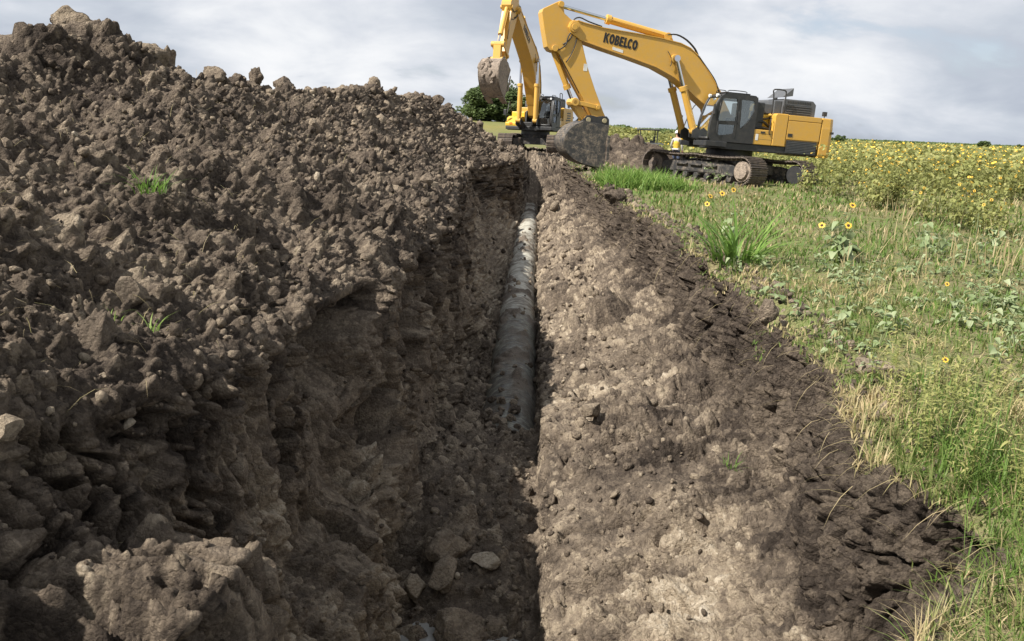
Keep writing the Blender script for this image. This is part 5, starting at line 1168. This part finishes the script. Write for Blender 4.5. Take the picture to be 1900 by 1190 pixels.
    ears = [(5.02,1.92),(5.12,2.02),(5.28,2.02),(5.5,1.98),(5.72,2.02),(5.86,2.0),(6.12,1.72),(6.30,1.62),(5.9,1.45),(5.12,1.45),(5.0,1.66)]
    for yy in (-.40,.33): b.prism([tk(p) for p in ears], yy, yy+.07)
    b.build('bucket_ear', M['black'], bk, .012)
    b = MB()
    for p in (pA, pB): q_ = tk(p); b.cyl((q_[0],-.44,q_[1]),(q_[0],.44,q_[1]), .085, n=16)
    b.build('bucket_pin', simple_mat('pin_steel', (.42,.36,.22), .5, .3), bk, .01)
    for k in range(0, 5, 4 if prongs else 1):
        yy = -bw+.09+k*(2*bw-.18)/4; zb = oc[-1][1]; b = MB()
        ln = .26; tw = .06
        if prongs: ln = .34; tw = .15; yy *= .86; ln = .55
        b.prism([tk((5.42,zb-.03)), tk((5.42,zb+.09)), tk((5.16,zb+.08)), tk((5.16-ln,zb+.01)), tk((5.16-ln,zb-.01)), tk((5.16,zb-.04))], yy-tw, yy+tw); b.build('bucket_tooth', mk, bk, .01)
    b = MB(); b.prism([tk((5.10,1.35)), tk((5.02,1.3)), tk((4.98,.55)), tk((5.08,.45))], bw+.03, bw+.075); b.prism([tk((5.10,1.35)), tk((5.02,1.3)), tk((4.98,.55)), tk((5.08,.45))], -bw-.075, -bw-.03); b.build('side_cutter', mk, bk, .005)
    if prongs:                                                          # lumps of clay stuck to the shell
        for k in range(16):
            i_ = int(rng.integers(6, len(oc)-8)); q_ = tk(oc[i_]); o = link(bpy.data.objects.new('mud_lump', rock_mesh('mud_lump', 700+k, 3, M['bucketm'], 4, .3)), bk)
            o.location = (q_[0], rng.uniform(-bw*.9, bw*.9), q_[1]); o.scale = (rng.uniform(.05,.09), rng.uniform(.08,.17), rng.uniform(.10,.22)); o.rotation_euler = (rng.uniform(-.4,.4), rng.uniform(-.3,.3), 0)
    return root
ex1 = excavator('large yellow excavator with its boom reaching over and its bucket lowered beside the trench', (7.11,31.5,.0), R(194.5), R(2.5), 0.0, R(126-194.5), 0, 0, 0, 'bucket', .62, True)
ex2 = excavator('yellow excavator straddling the end of the trench with its muddy bucket raised high', (-.31,50.0,.40), math.atan2(-math.cos(R(17)), -math.sin(R(17))), 0, 0.0, R(-97)-math.atan2(-math.cos(R(17)), -math.sin(R(17))), R(25), R(30), R(-30), 'bucketm', .54, False, True)

# ------------------------------------------------------------------ small machine with a canopy, mostly hidden by the dirt pile
def canopy_machine():
    rt = empty('canopy_machine', (9.0,70,0)); rt.rotation_euler = (0,0,.06); tag(rt, 'small dark machine with a flat canopy on posts, half hidden behind the dirt pile', 'roller')
    b = MB(); b.box((-.86,-.7,2.0),(.86,.7,2.08)); b.box((-.82,-.66,1.95),(.82,.66,2.0)); b.build('canopy', M['dgrey'], rt, .02)
    for x in (-.72,.72):
        for y in (-.55,.55): b = MB(); b.box((x-.04,y-.04,.9),(x+.04,y+.04,1.95)); b.build('post', M['black'], rt)
    b = MB(); b.box((-1.2,-.6,.45),(1.1,.6,.95)); b.build('body', M['dgrey'], rt, .04)
    b = MB(); b.box((.25,-.25,.95),(.6,.25,1.15)); b.box((.52,-.25,1.15),(.62,.25,1.5)); b.build('seat', M['seat'], rt, .03)
    for x in (-1.15,1.05): b = MB(); b.cyl((x,-.65,.48),(x,.65,.48), .48, n=24); b.build('drum', M['dgrey'], rt, .02)
    b = MB(); b.cyl((-.25,0,.95),(-.1,0,1.3), .025, n=8); b.cyl((-.14,0,1.28),(-.10,0,1.31), .18, n=16); b.build('steering_wheel', M['black'], rt)
canopy_machine()

# ------------------------------------------------------------------ worker seen from behind beside the far track
def person():
    sk = [((0,0,.93),.135),((0,0,1.12),.135),((0,.01,1.30),.155),((0,.02,1.44),.11),((0,.01,1.52),.058),((0,-.01,1.60),.075),((0,-.015,1.69),.098),((0,-.01,1.78),.07),
          ((.19,.02,1.42),.062),((.27,.0,1.16),.05),((.24,-.14,.96),.04),((.23,-.20,.88),.036),((-.19,.02,1.42),.062),((-.26,.03,1.15),.05),((-.27,-.06,.92),.04),((-.27,-.09,.83),.036),
          ((.10,0,.86),.10),((.12,-.02,.48),.07),((.13,.03,.09),.05),((.14,-.13,.04),.045),((-.10,0,.86),.10),((-.12,.0,.48),.07),((-.13,.05,.09),.05),((-.15,-.11,.04),.045)]
    ed = [(0,1),(1,2),(2,3),(3,4),(4,5),(5,6),(6,7),(3,8),(8,9),(9,10),(10,11),(3,12),(12,13),(13,14),(14,15),(0,16),(16,17),(17,18),(18,19),(0,20),(20,21),(21,22),(22,23)]
    rt = empty('person', (6.24,38.0,.06)); rt.rotation_euler = (0,0,R(150)); tag(rt, 'worker in white hard hat and yellow safety vest standing behind the excavator track', 'person')
    sh = simple_mat('work_shirt', (.45,.43,.40), .9); je = simple_mat('jeans', (.06,.08,.14), .9); skn = simple_mat('skin', (.45,.25,.17), .6); vest = simple_mat('safety_vest', (.62,.42,.05), .8); bt = simple_mat('boot_leather', (.10,.06,.035), .8)
    def skin(name, sk, ed, lv=2):
        me = bpy.data.meshes.new('t'); me.from_pydata([p for p, r in sk], ed, []); o = bpy.data.objects.new('t', me); COL.objects.link(o)
        o.modifiers.new('s', 'SKIN'); 
        for v, (p, r) in zip(me.skin_vertices[0].data, sk): v.radius = (r, r); v.use_root = False
        me.skin_vertices[0].data[0].use_root = True
        su = o.modifiers.new('u', 'SUBSURF'); su.levels = lv; su.render_levels = lv
        dg = bpy.context.evaluated_depsgraph_get(); r_ = bpy.data.meshes.new_from_object(o.evaluated_get(dg)); bpy.data.objects.remove(o); r_.name = name; return r_
    me = skin('body', sk, ed); me.materials.clear()
    for m in (sh, je, skn, bt): me.materials.append(m)
    for p in me.polygons:
        z = p.center.z; x = p.center.x
        p.material_index = 2 if (z > 1.49 or (abs(x) > .2 and z < .95 and z > .75)) else 3 if z < .13 else 1 if z < .95 and abs(x) < .21 else 0
        p.use_smooth = True
    body = link(bpy.data.objects.new('body', me), rt)
    vm = skin('vest', [((0,0,.95),.165),((0,0,1.12),.16),((0,.01,1.30),.178),((0,.02,1.43),.12)], [(0,1),(1,2),(2,3)]); vm.materials.clear(); vm.materials.append(vest); link(bpy.data.objects.new('vest', vm), rt)
    b = MB(); b.box((-.15,.135,.98),(.15,.20,1.03)); b.build('reflective_band', M['sticker'], rt)
    hm = MB(); n = 18; prof_ = [(.145,0),(.14,.04),(.12,.09),(.075,.125),(.0,.14)]
    vs = [(r_*math.cos(2*math.pi*k/n)*.9, r_*math.sin(2*math.pi*k/n), z) for r_, z in prof_ for k in range(n)]
    hm.add(vs, [(i*n+k, i*n+(k+1) % n, (i+1)*n+(k+1) % n, (i+1)*n+k) for i in range(len(prof_)-1) for k in range(n)]); hm.cyl((0,-.04,-.012),(0,-.04,.008), .165, n=20); hm.box((-.012,-.12,.10),(.012,.12,.142))
    hh = hm.build('hard_hat', simple_mat('white_shell', (.82,.82,.80), .35), rt, smooth=False); hh.location = (0,-.01,1.71)
    for sx in (-.028,.028): b = MB(); b.cyl((sx,-.105,1.695),(sx,-.115,1.695), .011, n=8); b.build('eye', M['black'], rt)
    b = MB(); b.cyl((0,-.10,1.675),(0,-.135,1.655), .012, .018, n=8); b.build('nose', skn, rt)
    for sx in (-.095,.095): b = MB(); b.cyl((sx,0,1.69),(sx*1.12,.01,1.69), .03, n=10); b.build('ear', skn, rt)
    for sx, hx, hy, hz in ((1,.23,-.20,.88),(-1,-.27,-.09,.83)):
        hs = [((hx,hy,hz),.03),((hx,hy-.02,hz-.06),.036)]; he = [(0,1)]
        for k, ln in enumerate((.075,.085,.08,.06)):
            o_ = -.03+k*.02; i0 = len(hs); hs += [((hx+.008*sx,hy-.02+o_,hz-.085),.011),((hx-.01*sx,hy-.025+o_,hz-.085-ln*.5),.0095),((hx-.035*sx,hy-.02+o_,hz-.085-ln*.85),.008)]; he += [(1,i0),(i0,i0+1),(i0+1,i0+2)]
        i0 = len(hs); hs += [((hx-.015*sx,hy-.055,hz-.055),.012),((hx-.03*sx,hy-.07,hz-.095),.01)]; he += [(1,i0),(i0,i0+1)]
        hmsh = skin('hand', hs, he, 1); hmsh.materials.clear(); hmsh.materials.append(skn); link(bpy.data.objects.new('hand', hmsh), body)
person()
